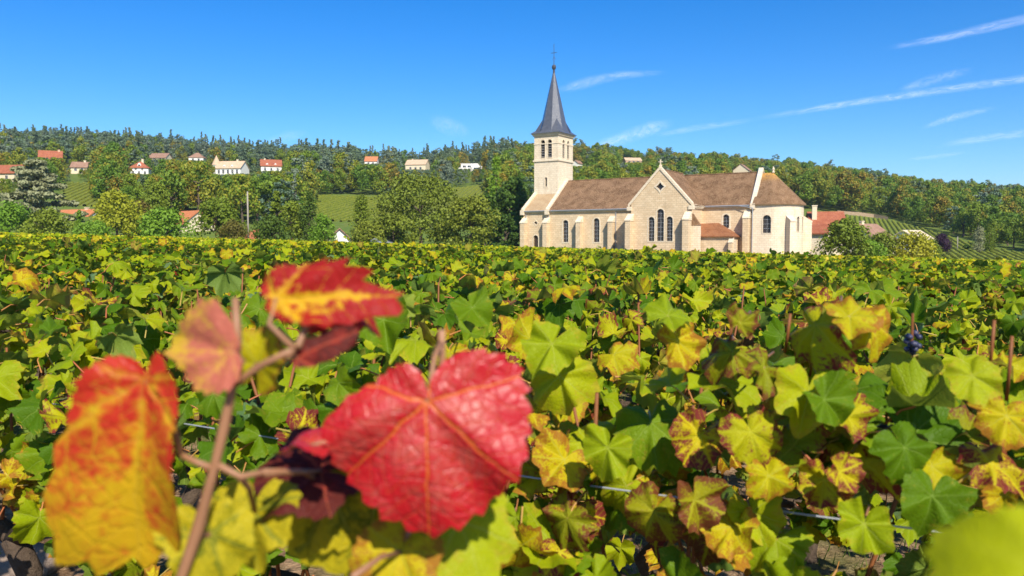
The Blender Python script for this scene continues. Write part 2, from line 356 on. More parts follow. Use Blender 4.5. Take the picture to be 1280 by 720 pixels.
# chancel
EC = H(6.68); UG = 16.1
cw = arch(12.25, .92, H(3.3), H(5.25))
mb = MB(); mb.add(*holed(rect(W_T, UG, G, EC), [cw], front(VCH), (0, 1, 0)))
mb.add([(UG, VCH, EC-.3), (UG, 2*AX-VCH, EC-.3), (UG, AX, ERID+.25)], [(0, 1, 2)])
mb.add([(W_T, 2*AX-VCH, G), (UG, 2*AX-VCH, G), (UG, 2*AX-VCH, EC), (W_T, 2*AX-VCH, EC)], [(0, 1, 2, 3)]); mb.build('chancel_wall', M_ST, church)
window(church, cw, front(VCH), (0, 1, 0), .2, bars=4)
gable_roof('chancel_roof', 4.4, UG-.2, VCH, AX, EC, ERID, M_TILE)
cornice(W_T+.35, UG-.3, VCH, EC-.2); MB().tube([(W_T+.5, VCH-.36, EC-.25), (UG-.35, VCH-.36, EC-.25)], .09, 6).build('gutter', M_ZINC, church)
b2 = NB('lead_flashing'); M_LEAD = b2.pbr((.30, .35, .44), .45, .5)
rk = rake(UG, VCH, EC, AX, ERID+.25, .6, .5)
s_ = (ERID+.25-EC)/(AX-VCH); MB().hull([(UG-.34, v, z) for v, z in [(VCH-.3, EC-.3*s_+.15), (AX, ERID+.45), (AX, ERID+.8), (VCH-.3, EC-.3*s_+.5)]], [(UG-.302, v, z) for v, z in [(VCH-.3, EC-.3*s_+.15), (AX, ERID+.45), (AX, ERID+.8), (VCH-.3, EC-.3*s_+.5)]]).build('flashing', M_LEAD, rk)
buttress(UG-.75, VCH, .8, 1.2, H(4.6), H(5.9))
MB().tube([(UG+.05, VCH-.62, EC-.6), (UG+.05, VCH-.62, G)], .06, 6).build('downpipe', M_ZINC, church)
MB().tube([(UG-1.9, VCH-.4, EC-.3), (UG+.05, VCH-.62, EC-.62)], .06, 6).build('downpipe', M_ZINC, church)
# apse: straight bay then half round
RA = 4.1; UC = 17.9; EA = H(6.75)
def apse_pt(s, r=RA):
    """s = metres along the wall from the gable's front"""
    L = UC-UG
    if s < L: return (UG+s, AX-r)
    a = (s-L)/RA
    if a <= math.pi: return (UC+r*math.sin(a), AX-r*math.cos(a))
    return (UC-(s-L-math.pi*RA), AX+r)
LT = (UC-UG)*2+math.pi*RA
wins = [(1.95, 1.25, H(2.5), H(5.1)), (6.6, .62, H(2.7), H(4.9)), (8.0, .62, H(2.7), H(4.9))]
cuts = sorted(set([0, LT, UC-UG]+[c+k*w/2 for c, w, _, _ in wins for k in (-1, 1)]+list(np.linspace(0, LT, 44))))
mb = MB()
zs = [G, H(2.5), H(2.7), H(4.9), H(5.1), EA]
for a, b in zip(cuts[:-1], cuts[1:]):
    if b-a < 1e-4: continue
    m = (a+b)/2
    for z0, z1 in zip(zs[:-1], zs[1:]):
        if any(abs(m-c) < w/2 and w0-.01 < (z0+z1)/2 < w1+.01 for c, w, w0, w1 in wins): continue
        p, q_ = apse_pt(a), apse_pt(b); mb.add([(*p, z0), (*q_, z0), (*q_, z1), (*p, z1)], [(0, 1, 2, 3)])
mb.build('apse_wall', M_STP, church, smooth=False)
for c, w, w0, w1 in wins:
    p = Vector((*apse_pt(c), 0)); p2 = Vector((*apse_pt(c+.05), 0)); tg = (p2-p).normalized(); inw = Vector((-tg.y, tg.x, 0))
    to3 = (lambda p, tg: (lambda x, z: p+tg*x+Vector((0, 0, z))))(p, tg)
    op = arch(0, w-.12, w0+.06, w1-.06)
    wn = window(church, op, to3, inw, .1, .03, bars=4, deep=.3)
    V_, F_ = holed(rect(-w/2-.06, w/2+.06, w0-.05, w1+.05), [op], lambda x, z: to3(x, z)+inw*.03, inw, .3)
    MB().add(V_, F_).build('window_plate', M_STP, wn)
mb = MB(); n = 40; ap = Vector((UC-.1, AX, ERID-.05))
ring = [Vector((*apse_pt(LT*i/n, RA+.32), EA-.12)) for i in range(n+1)]
top = [Vector((UG+.2+min(1, max(0, (p.x-UG)/(UC-UG)))*(UC-.1-UG-.2), AX, ERID-.05)) for p in ring]
vv = ring+[p-Vector((0, 0, .14)) for p in ring]+top
mb.add(vv, [(i, i+1, 2*(n+1)+i+1, 2*(n+1)+i) for i in range(n)]+[(i, n+1+i, n+2+i, i+1) for i in range(n)])
me = mb.mesh('apse_roof', M_TILEA, True); ar = mk('apse_roof', me, church)
mb = MB()
for i in range(60):
    s = LT*(i+.5)/60; p, q_ = apse_pt(s, RA-.03), apse_pt(s, RA+.24); a = apse_pt(s-.07, RA+.0); tg = Vector((p[0]-a[0], p[1]-a[1], 0)); 
    nn_ = (Vector((*q_, 0))-Vector((*p, 0))); tt = Vector((-nn_.y, nn_.x, 0)).normalized()*.07
    mb.hull([Vector((*p, EA-.42))-tt, Vector((*p, EA-.42))+tt, Vector((*q_, EA-.3))+tt, Vector((*q_, EA-.3))-tt], [Vector((*p, EA-.17))-tt, Vector((*p, EA-.17))+tt, Vector((*q_, EA-.17))+tt, Vector((*q_, EA-.17))-tt])
mb.build('corbel_table', M_STD, church)
mb = MB(); mb.tube([ap, ap+Vector((0, 0, .3)), ap+Vector((0, 0, .45)), ap+Vector((0, 0, .9))], [.2, .12, .2, .02], 8); mb.build('finial', M_STP, ar)
for s in (4.95, 9.6):
    p = Vector((*apse_pt(s), 0)); o_ = Vector((*apse_pt(s, RA+1), 0))-p; tt = Vector((-o_.y, o_.x, 0))*.45
    mb = MB(); r_ = lambda z, d: [p-o_*.05-tt+Vector((0, 0, z)), p-o_*.05+tt+Vector((0, 0, z)), p+o_*d+tt+Vector((0, 0, z)), p+o_*d-tt+Vector((0, 0, z))]
    mb.hull(r_(G, 1.1), r_(H(4.1), 1.1)); bt = mb.build('buttress', M_STP, church)
    A_ = r_(H(4.105), 1.18); B_ = r_(H(4.25), 1.18); B_[0].z = B_[1].z = H(5.0); MB().hull(A_, B_).build('buttress_cap', M_STD, bt)
# sacristy
VS = 2.3; US = 14.1; ES = H(2.15)
mb = MB(); mb.add([(W_T, VS, G), (US, VS, G), (US, VS, ES), (W_T, VS, ES)], [(0, 1, 2, 3)])
sw = [arch(3.35, .3, H(.2), H(1.55)), arch(3.95, .3, H(.2), H(1.55))]
mb.add(*holed([(VS, G), (VCH, G), (VCH, ES), (VS, ES)], sw, sideu(US), (-1, 0, 0), .2)); mb.build('sacristy_wall', M_ST, church)
for p_ in sw: window(church, p_, sideu(US), (-1, 0, 0), .1)
mb = MB(); o_ = .32; e_ = ES-.02; A_ = [(W_T+.0, VS-o_, e_), (US+o_, VS-o_, e_), (US+o_, VCH+.0, e_), (W_T, VCH, e_)]; B_ = [(W_T, VCH-.9, H(3.95)), (11.2, VCH-.4, H(4.05)), (11.3, VCH, H(4.0)), (W_T, VCH, H(3.95))]
mb.hull(A_, B_); mb.hull([(x, y, z-.14) for x, y, z in A_], [(x, y, z-.004) for x, y, z in A_]); mb.build('sacristy_roof', M_TILER, church)
buttress(US-.05, VS, .5, .7, H(1.2), H(1.9))
# tower
TU0, TU1, TV0, TV1 = -20.3, -15.8, 6.8, 11.9
ZS = H(14.5); ZE = H(18.95); ZB = H(8.5)
bel = [arch(-18.65, .78, H(15.1), H(18.0)), arch(-17.35, .78, H(15.1), H(18.0))]; slit = [arch(-18.05, .42, H(10.4), H(11.9))]
belr = [arch(8.55, .72, H(15.1), H(18.0)), arch(10.15, .72, H(15.1), H(18.0))]
mb = MB(); mb.add(*holed(rect(TU0, TU1, G, ZE), bel+slit, front(TV0), (0, 1, 0), .45)); mb.add(*holed(rect(TV0, TV1, G, ZE), belr, sideu(TU1), (-1, 0, 0), .45))
mb.add([(TU0, TV0, G), (TU0, TV1, G), (TU0, TV1, ZE), (TU0, TV0, ZE)], [(0, 1, 2, 3)]); mb.add([(TU0, TV1, G), (TU1, TV1, G), (TU1, TV1, ZE), (TU0, TV1, ZE)], [(0, 1, 2, 3)])
mb.build('tower_wall', M_STP, church)
def louvred(p_, to3, inw):
    w = window(church, p_, to3, inw, .14, .05, deep=.42, name='belfry_opening', glass=M_DARK); inw = Vector(inw)
    x0 = min(a for a, _ in p_); x1 = max(a for a, _ in p_); z0 = p_[0][1]
    for k in range(6):
        z = z0+.12+k*.4; A_ = [to3(x0+.01, z)-0*inw, to3(x1-.01, z), to3(x1-.01, z+.05), to3(x0+.01, z+.05)]
        MB().hull([Vector(a)+inw*.05 for a in A_], [Vector(a)+inw*.36+Vector((0, 0, .22)) for a in A_]).build('louvre', M_SLAT, w)
for p_ in bel: louvred(p_, front(TV0), (0, 1, 0))
for p_ in belr: louvred(p_, sideu(TU1), (-1, 0, 0))
window(church, slit[0], front(TV0), (0, 1, 0), .2, .05)
def band(z, h, d, name, mat=M_STD):
    mb = MB(); mb.box(TU0-d, TU1+d, TV0-d, TV0-.003, z, z+h); mb.box(TU1+.003, TU1+d, TV0-.003, TV1+d, z, z+h); mb.box(TU0-d, TU0-.003, TV0-.003, TV1+d, z, z+h); return mb.build(name, mat, church)
band(ZS, .28, .16, 'string_course'); band(H(17.3), .14, .07, 'string_course', M_STP); band(ZE-.3, .22, .2, 'tower_cornice'); MB().box(TU0-.34, TU1+.34, TV0-.34, TV1+.34, ZE-.08, ZE+.1).build('tower_cornice', M_STD, church)
# spire: flared octagon with corner broaches
cu, cv = (TU0+TU1)/2, (TV0+TV1)/2; hu, hv = (TU1-TU0)/2+.5, (TV1-TV0)/2+.5
def octa(f, z, c=.4142): return [(cu+x*hu*f, cv+y*hv*f, z) for x, y in [(1, -c), (1, c), (c, 1), (-c, 1), (-1, c), (-1, -c), (-c, -1), (c, -1)]]
rings = [octa(1.0, ZE+.12), octa(.85, ZE+.6), octa(.74, ZE+1.35), octa(.645, ZE+2.4), octa(.045, H(29.4))]
mb = MB(); vv = [p for r_ in rings for p in r_]; mb.add(vv, [(i*8+j, i*8+(j+1) % 8, i*8+8+(j+1) % 8, i*8+8+j) for i in range(4) for j in range(8)]+[tuple(range(32, 40))])
sp_o = mb.build('spire', M_SLATE, church)
mb = MB()
for sx in (-1, 1):
    for sy in (-1, 1):
        a = (cu+sx*hu, cv+sy*hv, ZE+.12); b = (cu+sx*hu*.35, cv+sy*hv*.985, ZE+.13); c = (cu+sx*hu*.985, cv+sy*hv*.35, ZE+.13); t = (cu+sx*hu*.47, cv+sy*hv*.455, ZE+2.6); m_ = (cu+sx*hu*.78, cv+sy*hv*.78, ZE+.62)
        mb.add([a, b, c, t, m_], [(0, 1, 4), (0, 4, 2), (1, 3, 4), (2, 4, 3)])
mb.build('broach', M_SLATE, sp_o); MB().box(cu-hu, cu+hu, cv-hv, cv+hv, ZE+.101, ZE+.118).build('spire_base', M_SLATE, sp_o)
mb = MB(); mb.tube([(cu, cv, H(29.2)), (cu, cv, H(29.8)), (cu, cv, H(29.85)), (cu, cv, H(30.2)), (cu, cv, H(30.5)), (cu, cv, H(30.55))], [.2, .16, .3, .36, .25, .06], 10)
mb.tube([(cu, cv, H(30.5)), (cu, cv, H(33.9))], [.05, .035], 6); mb.tube([(cu-.55, cv, H(32.5)), (cu+.55, cv, H(32.5))], .04, 6); mb.tube([(cu-.3, cv, H(31.4)), (cu, cv, H(31.9)), (cu+.3, cv, H(31.4))], .03, 5)
mb.build('spire_cross', M_IRON, sp_o)
# ------------------------------------------------------------------ houses
M_WHITE = plain('white_render', (.78, .75, .69), .85, .2, .08, 2)
M_CREAM = plain('cream_render', (.66, .55, .38), .85, .2, .12, 2)
M_PINK = plain('ochre_render', (.62, .42, .27), .85, .2, .12, 2)
M_RST = stone_mat('rubble_stone', (.30, .21, .13), (.37, .27, .17))
M_HR = tile_mat('house_red_tiles', (.27, .075, .038), (.35, .115, .055), (.42, .19, .11))
M_HO = tile_mat('house_orange_tiles', (.44, .14, .055), (.52, .19, .075), (.58, .28, .14))
M_HB = tile_mat('house_brown_tiles', (.24, .13, .085), (.31, .18, .12), (.4, .28, .2))
M_HT = tile_mat('house_tan_tiles', (.5, .33, .2), (.56, .4, .26), (.6, .46, .32))
M_PANE = NB('window_glass').pbr((.03, .035, .045), .15, .6)
M_FRAME = plain('painted_frame', (.6, .58, .54), .6, .3)
M_SHUT = plain('wood_shutter', (.3, .2, .12), .7, .2)
HOUSES = []
def house(name, label, px, y, top_py, w, d, wh, rise, yaw, wall, roof, kind='gable', along='x', chim=(), wins=(), dormers=(), cat='house', extra=None, hide=1.6, scl=.86):
    if y > 250:                               # hillside: slide along the sight line until the house stands on the slope
        y0 = y; dims = tuple(q*scl for q in (w, d, wh, rise))
        for y in np.arange(230, 560, 2.0):
            k_ = y/y0*scl; w, d, wh, rise = (q*y/y0 for q in dims)
            if ground_at(px, y).z >= at_depth(px, top_py, y).z-wh-rise: break
        chim = [(a*k_, b*k_, c) for a, b, c in chim]; wins = [tuple(q*k_ for q in a) for a in wins]; dormers = [tuple(q*k_ for q in a) for a in dormers]
    g = ground_at(px, y); zt = at_depth(px, top_py, y).z; zb = zt-wh-rise
    drop = max(.3, zb-g.z+1.0)
    t = thing(name, label, cat, (g.x, g.y, zb), R(yaw)); HOUSES.append((px, y, w*F/y/2+2, zb+hide))
    mb = MB(); a, b = w/2, d/2
    if kind == 'gable' and along == 'x':
        mb.hull([(-a, -b, -drop), (-a, b, -drop), (-a, b, wh), (-a, 0, wh+rise), (-a, -b, wh)], [(a, -b, -drop), (a, b, -drop), (a, b, wh), (a, 0, wh+rise), (a, -b, wh)])
    elif kind == 'gable':
        mb.hull([(-a, -b, -drop), (a, -b, -drop), (a, -b, wh), (0, -b, wh+rise), (-a, -b, wh)], [(-a, b, -drop), (a, b, -drop), (a, b, wh), (0, b, wh+rise), (-a, b, wh)])
    else: mb.box(-a, a, -b, b, -drop, wh)
    mb.build('wall', wall, t); mb = MB(); o = .45; th = .22
    if kind == 'gable':
        half = b if along == 'x' else a; run = (a if along == 'x' else b)+.35; s = rise/half
        for sg in (-1, 1):
            pr = [(sg*(half+o), wh-o*s+.03), (0, wh+rise+.03), (0, wh+rise+.03+th), (sg*(half+o), wh-o*s+.03+th)]
            if along == 'x': mb.hull([(-run, v, z) for v, z in pr], [(run, v, z) for v, z in pr])
            else: mb.hull([(v, -run, z) for v, z in pr], [(v, run, z) for v, z in pr])
    elif kind == 'hip':
        k = min(a, b)*.95
        A = [(-a-o, -b-o, wh-.05), (a+o, -b-o, wh-.05), (a+o, b+o, wh-.05), (-a-o, b+o, wh-.05)]
        if a >= b: B = [(-a+k, -.05, wh+rise), (a-k, -.05, wh+rise), (a-k, .05, wh+rise), (-a+k, .05, wh+rise)]
        else: B = [(-.05, -b+k, wh+rise), (.05, -b+k, wh+rise), (.05, b-k, wh+rise), (-.05, b-k, wh+rise)]
        mb.hull(A, B)
    else: mb.box(-a-.3, a+.3, -b-.3, b+.3, wh+.01, wh+.3)
    rf = mb.build('roof', roof, t)
    for cx, cy, ch in chim:
        c = MB().box(cx-.4, cx+.4, cy-.3, cy+.3, wh*.9, wh+rise+ch).box(cx-.48, cx+.48, cy-.38, cy+.38, wh+rise+ch+.003, wh+rise+ch+.18).build('chimney', wall if wall != M_WHITE else M_CREAM, rf)
    for wx, wz, ww, hh in wins:
        f = MB().box(wx-ww/2-.1, wx+ww/2+.1, -b-.06, -b-.004, wz-.1, wz+hh+.1).build('window', M_FRAME, t)
        MB().box(wx-ww/2, wx-.04, -b-.08, -b-.064, wz, wz+hh).box(wx+.04, wx+ww/2, -b-.08, -b-.064, wz, wz+hh).build('pane', M_PANE, f)
    for dx, dz, dw, dh in dormers:
        q_ = MB(); yb = -b+.7; q_.hull([(dx-dw/2, yb, dz), (dx+dw/2, yb, dz), (dx+dw/2, yb, dz+dh), (dx, yb, dz+dh+dw*.55), (dx-dw/2, yb, dz+dh)], [(dx-dw/2, 0, dz), (dx+dw/2, 0, dz), (dx+dw/2, 0, dz+dh), (dx, 0, dz+dh+dw*.55), (dx-dw/2, 0, dz+dh)])
        dm = q_.build('dormer', wall, rf); MB().box(dx-dw*.3, dx+dw*.3, yb-.05, yb-.004, dz+.2, dz+dh).build('pane', M_PANE, dm)
    if extra: extra(t, a, b, wh, rise, rf)
    return t
W1 = lambda n, w, z, ww=1.1, hh=1.5: [(-w/2+w*(i+.5)/n, z, ww, hh) for i in range(n)]
house('hillside_house', 'house with long red-brown roof on the hillside left of the grey cedar', 12, 300, 207, 16, 10, 3.6, 3.6, -8, M_CREAM, M_HR, wins=W1(3, 13, 1), chim=((-6, 0, .8),))
house('hillside_house', 'ochre house with tall red tiled roof above the grey cedar', 68, 380, 189, 11, 8, 6, 5, 25, M_PINK, M_HR, wins=W1(3, 9, 3.2), chim=((4, 0, .6),), hide=6.2)
house('hillside_house', 'small cream house with dark brown roof between cedar and white villa', 105, 350, 203, 7.5, 7, 3.0, 2.6, 12, M_CREAM, M_HB, wins=W1(2, 6, 1), chim=((2, 0, .7),), hide=2.2)
house('white_villa', 'white villa with steep red roof, dormer and two storeys', 179, 340, 202, 8.4, 8, 4.2, 3.4, 14, M_WHITE, M_HR, kind='hip', wins=W1(3, 8, 1.2, .9, 1.4)+W1(2, 6, 3.1, .8, 1.2), dormers=((0, 4.6, 1.6, 1.3),), chim=((1, 0, .9),))
house('hillside_house', 'low house showing only its brown roof above the trees behind the white villa', 204, 420, 192, 11, 8, 3, 2.8, -5, M_CREAM, M_HB, wins=W1(2, 8, 1), hide=2.6)
house('hillside_house', 'small white house with hipped brown roof high beside the conifers', 250, 440, 191, 9, 8, 3, 3.4, 6, M_WHITE, M_HB, kind='hip', wins=W1(2, 7, .9), hide=1.9)
def turret(t, a, b, wh, rise, rf):
    mb = MB(); n = 12; cx = -a-1.2; r0 = 1.9
    c = lambda r_, z: [(cx+r_*math.cos(2*math.pi*i/n), -1+r_*math.sin(2*math.pi*i/n), z) for i in range(n)]
    mb.hull(c(r0, -3), c(r0, wh+1.6)); tw = mb.build('turret', M_WHITE, t)
    MB().hull(c(r0+.3, wh+1.61), c(.03, wh+6.2)).build('turret_roof', M_HT, tw)
    MB().box(cx-.35, cx+.35, -1-r0-.05, -1-r0+.1, 2, 3.3).build('pane', M_PANE, tw)
house('turreted_manor', 'white manor with pointed round turret and tan roof on the hill', 293, 340, 202, 11.5, 9, 3.6, 3.2, -6, M_WHITE, M_HT, wins=W1(5, 10.5, 1.2, .9, 1.6), dormers=((-2, 3.4, 1.2, 1), (1.5, 3.4, 1.2, 1)), chim=((2.5, 0, .8),), extra=turret, scl=.95)
house('hillside_house', 'white house with red roof and dormers right of the turreted manor', 341, 350, 200, 10, 9, 3.4, 3.4, 18, M_WHITE, M_HR, wins=W1(3, 9, 1, .9, 1.5), dormers=((-2, 3.3, 1.3, .9), (2, 3.3, 1.3, .9)), chim=((-3, 0, .6),))
house('hillside_house', 'tiny house with orange roof among conifers high on the hill', 466, 460, 196, 8, 8, 3.4, 3.2, 0, M_WHITE, M_HO, wins=W1(2, 6, 1), hide=2.4)
house('hillside_house', 'cream house with pale orange roof left of the white modern house', 523, 400, 200, 12, 9, 4, 3, -10, M_CREAM, M_HT, wins=W1(3, 9, 1), chim=((-3, 0, .6),), hide=2)
def terrace(t, a, b, wh, rise, rf):
    MB().box(-a-4, a*.2, -b-3, -b-.01, -2.5, 1.6).build('lower_wing', M_WHITE, t)
    for i in range(4): MB().box(-a-3.2+i*2.6, -a-1.4+i*2.6, -b-3.05, -b-3.004, -.6, 1).build('pane', M_PANE, t)
    MB().box(a-3, a+3, -b-2, b-1, -2.5, wh-.6).build('side_wing', M_WHITE, t); MB().box(a-2, a+2, -b-2.05, -b-2.004, 0, 1.6).build('pane', M_PANE, t)
house('modern_house', 'white flat-roofed modern house with terraces and wide windows on the hill', 588, 380, 204, 9, 8, 3.6, .8, -4, M_WHITE, M_WHITE, kind='flat', wins=W1(3, 8, 1.2, 1.8, 1.6), extra=terrace)
house('hillside_house', 'long house with two orange roofs peeping over the woods behind the church', 789, 420, 197.5, 10, 6, 3, 1.8, 10, M_PINK, M_HT, wins=W1(3, 8, 1), hide=2.8)
house('hillside_house', 'gabled cream house with brown roof rising above the chancel roof', 926, 420, 206, 9, 9, 5, 3.6, -30, M_CREAM, M_HB, along='y', wins=W1(2, 6, 2), hide=4)
house('hillside_house', 'small white gabled house just right of the belfry', 721, 380, 201, 3.6, 5, 2.6, 1.5, -35, M_WHITE, M_HB, along='y')
house('village_house', 'low house with bright orange roof behind the bushes', 236, 170, 265, 9, 8, 2.6, 3, -40, M_CREAM, M_HO)
house('village_house', 'house with orange-red roof and white gable half hidden behind green bushes', 100, 190, 263, 13, 8, 2.6, 2.7, -25, M_WHITE, M_HO, chim=((3, 0, .5),))
house('village_shed', 'small steep orange roof beside the wooden pole', 323, 140, 288, 4.5, 5, 1.8, 2.4, -50, M_RST, M_HO, cat='shed')
house('village_house', 'white gable end with dark roof peeking over the vines', 425, 135, 287, 5.5, 8, 2.4, 2.6, 12, M_WHITE, M_HB, along='y', cat='house')
house('village_shed', 'tiny white shed low behind the vines by the big pine', 476, 126, 300, 3.6, 4, 1.6, .9, -15, M_WHITE, M_ZINC, along='y', cat='shed')
house('village_house', 'stone house with red roof and tall chimney just behind the apse', 1030, 145, 266, 5.6, 8, 4.6, 2.5, -12, M_CREAM, M_HR, chim=((-2.2, -2.2, 1.1),), wins=((1.5, 2.2, .9, 1.2),))
house('village_house', 'low annex with small red roof against the apse end', 1021, 126, 282, 3.6, 5, 3.6, 1.2, -32, M_STP, M_HR)
house('village_house', 'house with brown slate roof behind the round bush', 1081, 165, 281, 7.5, 9, 3.2, 3.2, 35, M_CREAM, M_HB, chim=((-1.5, 0, .6),))
house('village_house', 'white barn with pale cream roof behind yellow bushes', 1138, 175, 289, 6.2, 7, 2.4, 2.0, 32, M_WHITE, tile_mat('pale_tiles', (.6, .47, .32), (.66, .54, .38), (.7, .6, .46)), cat='barn')
# retaining wall at the top of the right-hand vineyard
mb = MB(); pts = [ground_at(px, y) for px, y in ((1045, 288), (1070, 290), (1090, 291), (1108, 286))]
for a, b in zip(pts[:-1], pts[1:]):
    mb.hull([a+Vector((0, -.4, -1)), b+Vector((0, -.4, -1)), b+Vector((0, .4, -1)), a+Vector((0, .4, -1))], [a+Vector((0, -.3, 1.3)), b+Vector((0, -.3, 1.2)), b+Vector((0, .3, 1.2)), a+Vector((0, .3, 1.3))])
w_ = mb.build('terrace_wall', M_RST); w_['label'] = 'long low rubble wall along the top of the hillside vineyard'; w_['category'] = 'wall'
# poles
def pole(px, y, top, label, r=.14, name='utility_pole', arms=False):
    g = ground_at(px, y); h = height_to(px, top, y); t = thing(name, label, 'pole', g)
    MB().tube([(0, 0, -.5), (0, 0, h*.5), (0, 0, h)], [r, r*.9, r*.75], 10).build('shaft', M_POLE, t, True)
    MB().tube([(0, 0, h+.002), (0, 0, h+.06)], [r*.8, r*.5], 10).build('cap', M_ZINC, t); return t
pb = NB('weathered_wood'); pn = pb.noise(pb.obj(), 6, 5, .7); M_POLE = pb.pbr(pb.mix(pn, (.22, .19, .15), (.42, .37, .3)), .9, .1, pb.bump(pn, .5, .02))
pole(311, 122, 240, 'grey wooden utility pole rising behind the vines beside a small orange roof')
pole(1196, 185, 296, 'short grey post in the hillside vineyard beside the purple tree', .12, 'vineyard_post')
# ------------------------------------------------------------------ trees
def leaf_cards(rng, centers, radii, per, size, outward=.75, flat=0.0, squash=1.0):
    """cards spread over the shells of many clumps; returns quads"""
    k = len(centers); n = k*per; c = np.repeat(centers, per, 0); r_ = np.repeat(radii, per)
    d = rng.normal(size=(n, 3)); d /= np.linalg.norm(d, axis=1)[:, None]; d[:, 2] *= squash
    rr = r_*(rng.uniform(.35, 1.08, n)**.6); p = c+d*rr[:, None]
    nr = d*outward+rng.normal(size=(n, 3))*(1-outward*.6); nr[:, 2] += flat; nr /= np.linalg.norm(nr, axis=1)[:, None]
    t = np.cross(nr, rng.normal(size=(n, 3))); t /= np.linalg.norm(t, axis=1)[:, None]+1e-9; b = np.cross(nr, t)
    s = size*rng.uniform(.6, 1.35, n)[:, None]
    V = np.stack([p-t*s*.5, p-b*s*.36+nr*s*.1, p+t*s*.55, p+b*s*.36+nr*s*.1], 1).reshape(-1, 3)
    return V, np.arange(n*4).reshape(-1, 4), np.repeat(rng.random(n), 4)
def crown(kind, seed, h, w, nc, per, size):
    rng = np.random.default_rng(seed)
    if kind == 'broad':
        z = rng.uniform(.2, 1, nc)**.85; a = rng.uniform(0, 2*np.pi, nc)
        prof = np.sin(np.clip((z-.10)/.92, 0, 1)**.72*np.pi)**.6
        rr = prof*np.sqrt(rng.uniform(.25, 1, nc))*.40*w*rng.uniform(.8, 1.12, nc)
        c = np.stack([rr*np.cos(a), rr*np.sin(a), z*h*.92], 1); rad = rng.uniform(.10, .19, nc)*w*(.6+.5*prof)
        return leaf_cards(rng, c, rad, per, size, .9, .2)
    if kind == 'poplar':
        z = rng.uniform(.08, 1, nc); a = rng.uniform(0, 2*np.pi, nc); prof = np.sin(np.clip(z, .02, .98)**.8*np.pi)**.55
        rr = prof*rng.uniform(.2, 1, nc)*.34*w; c = np.stack([rr*np.cos(a), rr*np.sin(a), z*h*.96], 1)
        return leaf_cards(rng, c, (.12+.2*prof)*w, per, size, .7, .1, 1.4)
    if kind == 'pine':       # irregular, flat clumps on spreading limbs
        z = rng.uniform(.16, 1, nc); a = rng.uniform(0, 2*np.pi, nc); prof = np.sqrt(np.clip(1-((z-.32)/.72)**2, .04, 1))
        rr = prof*np.sqrt(rng.uniform(.12, 1, nc))*.45*w*rng.uniform(.75, 1.1, nc); c = np.stack([rr*np.cos(a), rr*np.sin(a), z*h*.95], 1)
        return leaf_cards(rng, c, rng.uniform(.08, .15, nc)*w, per, size, .6, .5, .55)
    if kind == 'cedar':      # tiers of level boughs
        nt_ = 11; tier = rng.integers(0, nt_, nc); z = .12+.84*(tier+rng.uniform(-.18, .18, nc))/nt_; a = rng.uniform(0, 2*np.pi, nc)
        rr = (1-z)**.75*.56*w*np.sqrt(rng.uniform(.05, 1, nc))*(.8+.4*np.sin(tier*2.4+a*2)); c = np.stack([rr*np.cos(a), rr*np.sin(a), z*h-rr*.10], 1)
        return leaf_cards(rng, c, rng.uniform(.06, .11, nc)*w, per, size, .4, .7, .35)
    # spruce / fir
    z = np.linspace(.05, .97, nc); a = rng.uniform(0, 2*np.pi, nc); rr = (1-z)**.85*.46*w*np.sqrt(rng.uniform(.15, 1, nc))
    c = np.stack([rr*np.cos(a), rr*np.sin(a), z*h-rr*.15], 1); return leaf_cards(rng, c, (.05+.075*(1-z))*w*1.2, per, size, .55, .35, .55)
def fol_mat(name, stops, trans=.25, rough=.6):
    b = NB(name); oi = b.n('ShaderNodeObjectInfo').outputs['Random']; ti = b.attr('tint', 'INSTANCER')
    base = b.ma('FRACT', b.ma('ADD', oi, ti)); v = b.ma('ADD', b.ma('MULTIPLY', base, .78), b.ma('MULTIPLY', b.attr('rnd'), .22))
    c = b.ramp(v, stops); return b.pbr(c, rough, .25, None, 0, trans)
def even(cols): return [(i/(len(cols)-1), c) for i, c in enumerate(cols)]
T_DECID = fol_mat('leaves_mixed_wood', even([(.07, .15, .012), (.13, .22, .016), (.10, .19, .018), (.20, .27, .02), (.15, .23, .018), (.34, .31, .024), (.12, .20, .025), (.38, .23, .025), (.18, .26, .02)]))
T_CONIF = fol_mat('needles_blue_green', even([(.085, .15, .08), (.13, .195, .125), (.15, .20, .075), (.11, .17, .10), (.20, .24, .16), (.10, .16, .07)]), .1)  # the needles' own blue-green, tinted bluer to imitate haze over the far hill
T_OLIVE = fol_mat('leaves_olive', even([(.15, .21, .015), (.20, .25, .02)]))
T_GREEN = fol_mat('leaves_fresh_green', even([(.14, .27, .018), (.20, .32, .022)]))
T_YELLOW = fol_mat('leaves_yellow_green', even([(.34, .36, .022), (.42, .40, .025)]), .35)
T_DARK = fol_mat('leaves_dark_green', even([(.06, .12, .014), (.095, .15, .016)]))
T_PINE = fol_mat('needles_pine', even([(.14, .19, .016), (.22, .235, .022)]), .12)
T_CEDAR = fol_mat('needles_grey_cedar', even([(.22, .24, .115), (.29, .295, .15)]), .1)
T_PURP = fol_mat('leaves_purple', even([(.035, .016, .035), (.05, .022, .045)]))
T_RUST = fol_mat('leaves_rust_green', even([(.14, .13, .02), (.22, .13, .025)]))
M_BARK = plain('bark', (.10, .075, .055), .95, .1, .4, 5, .5)
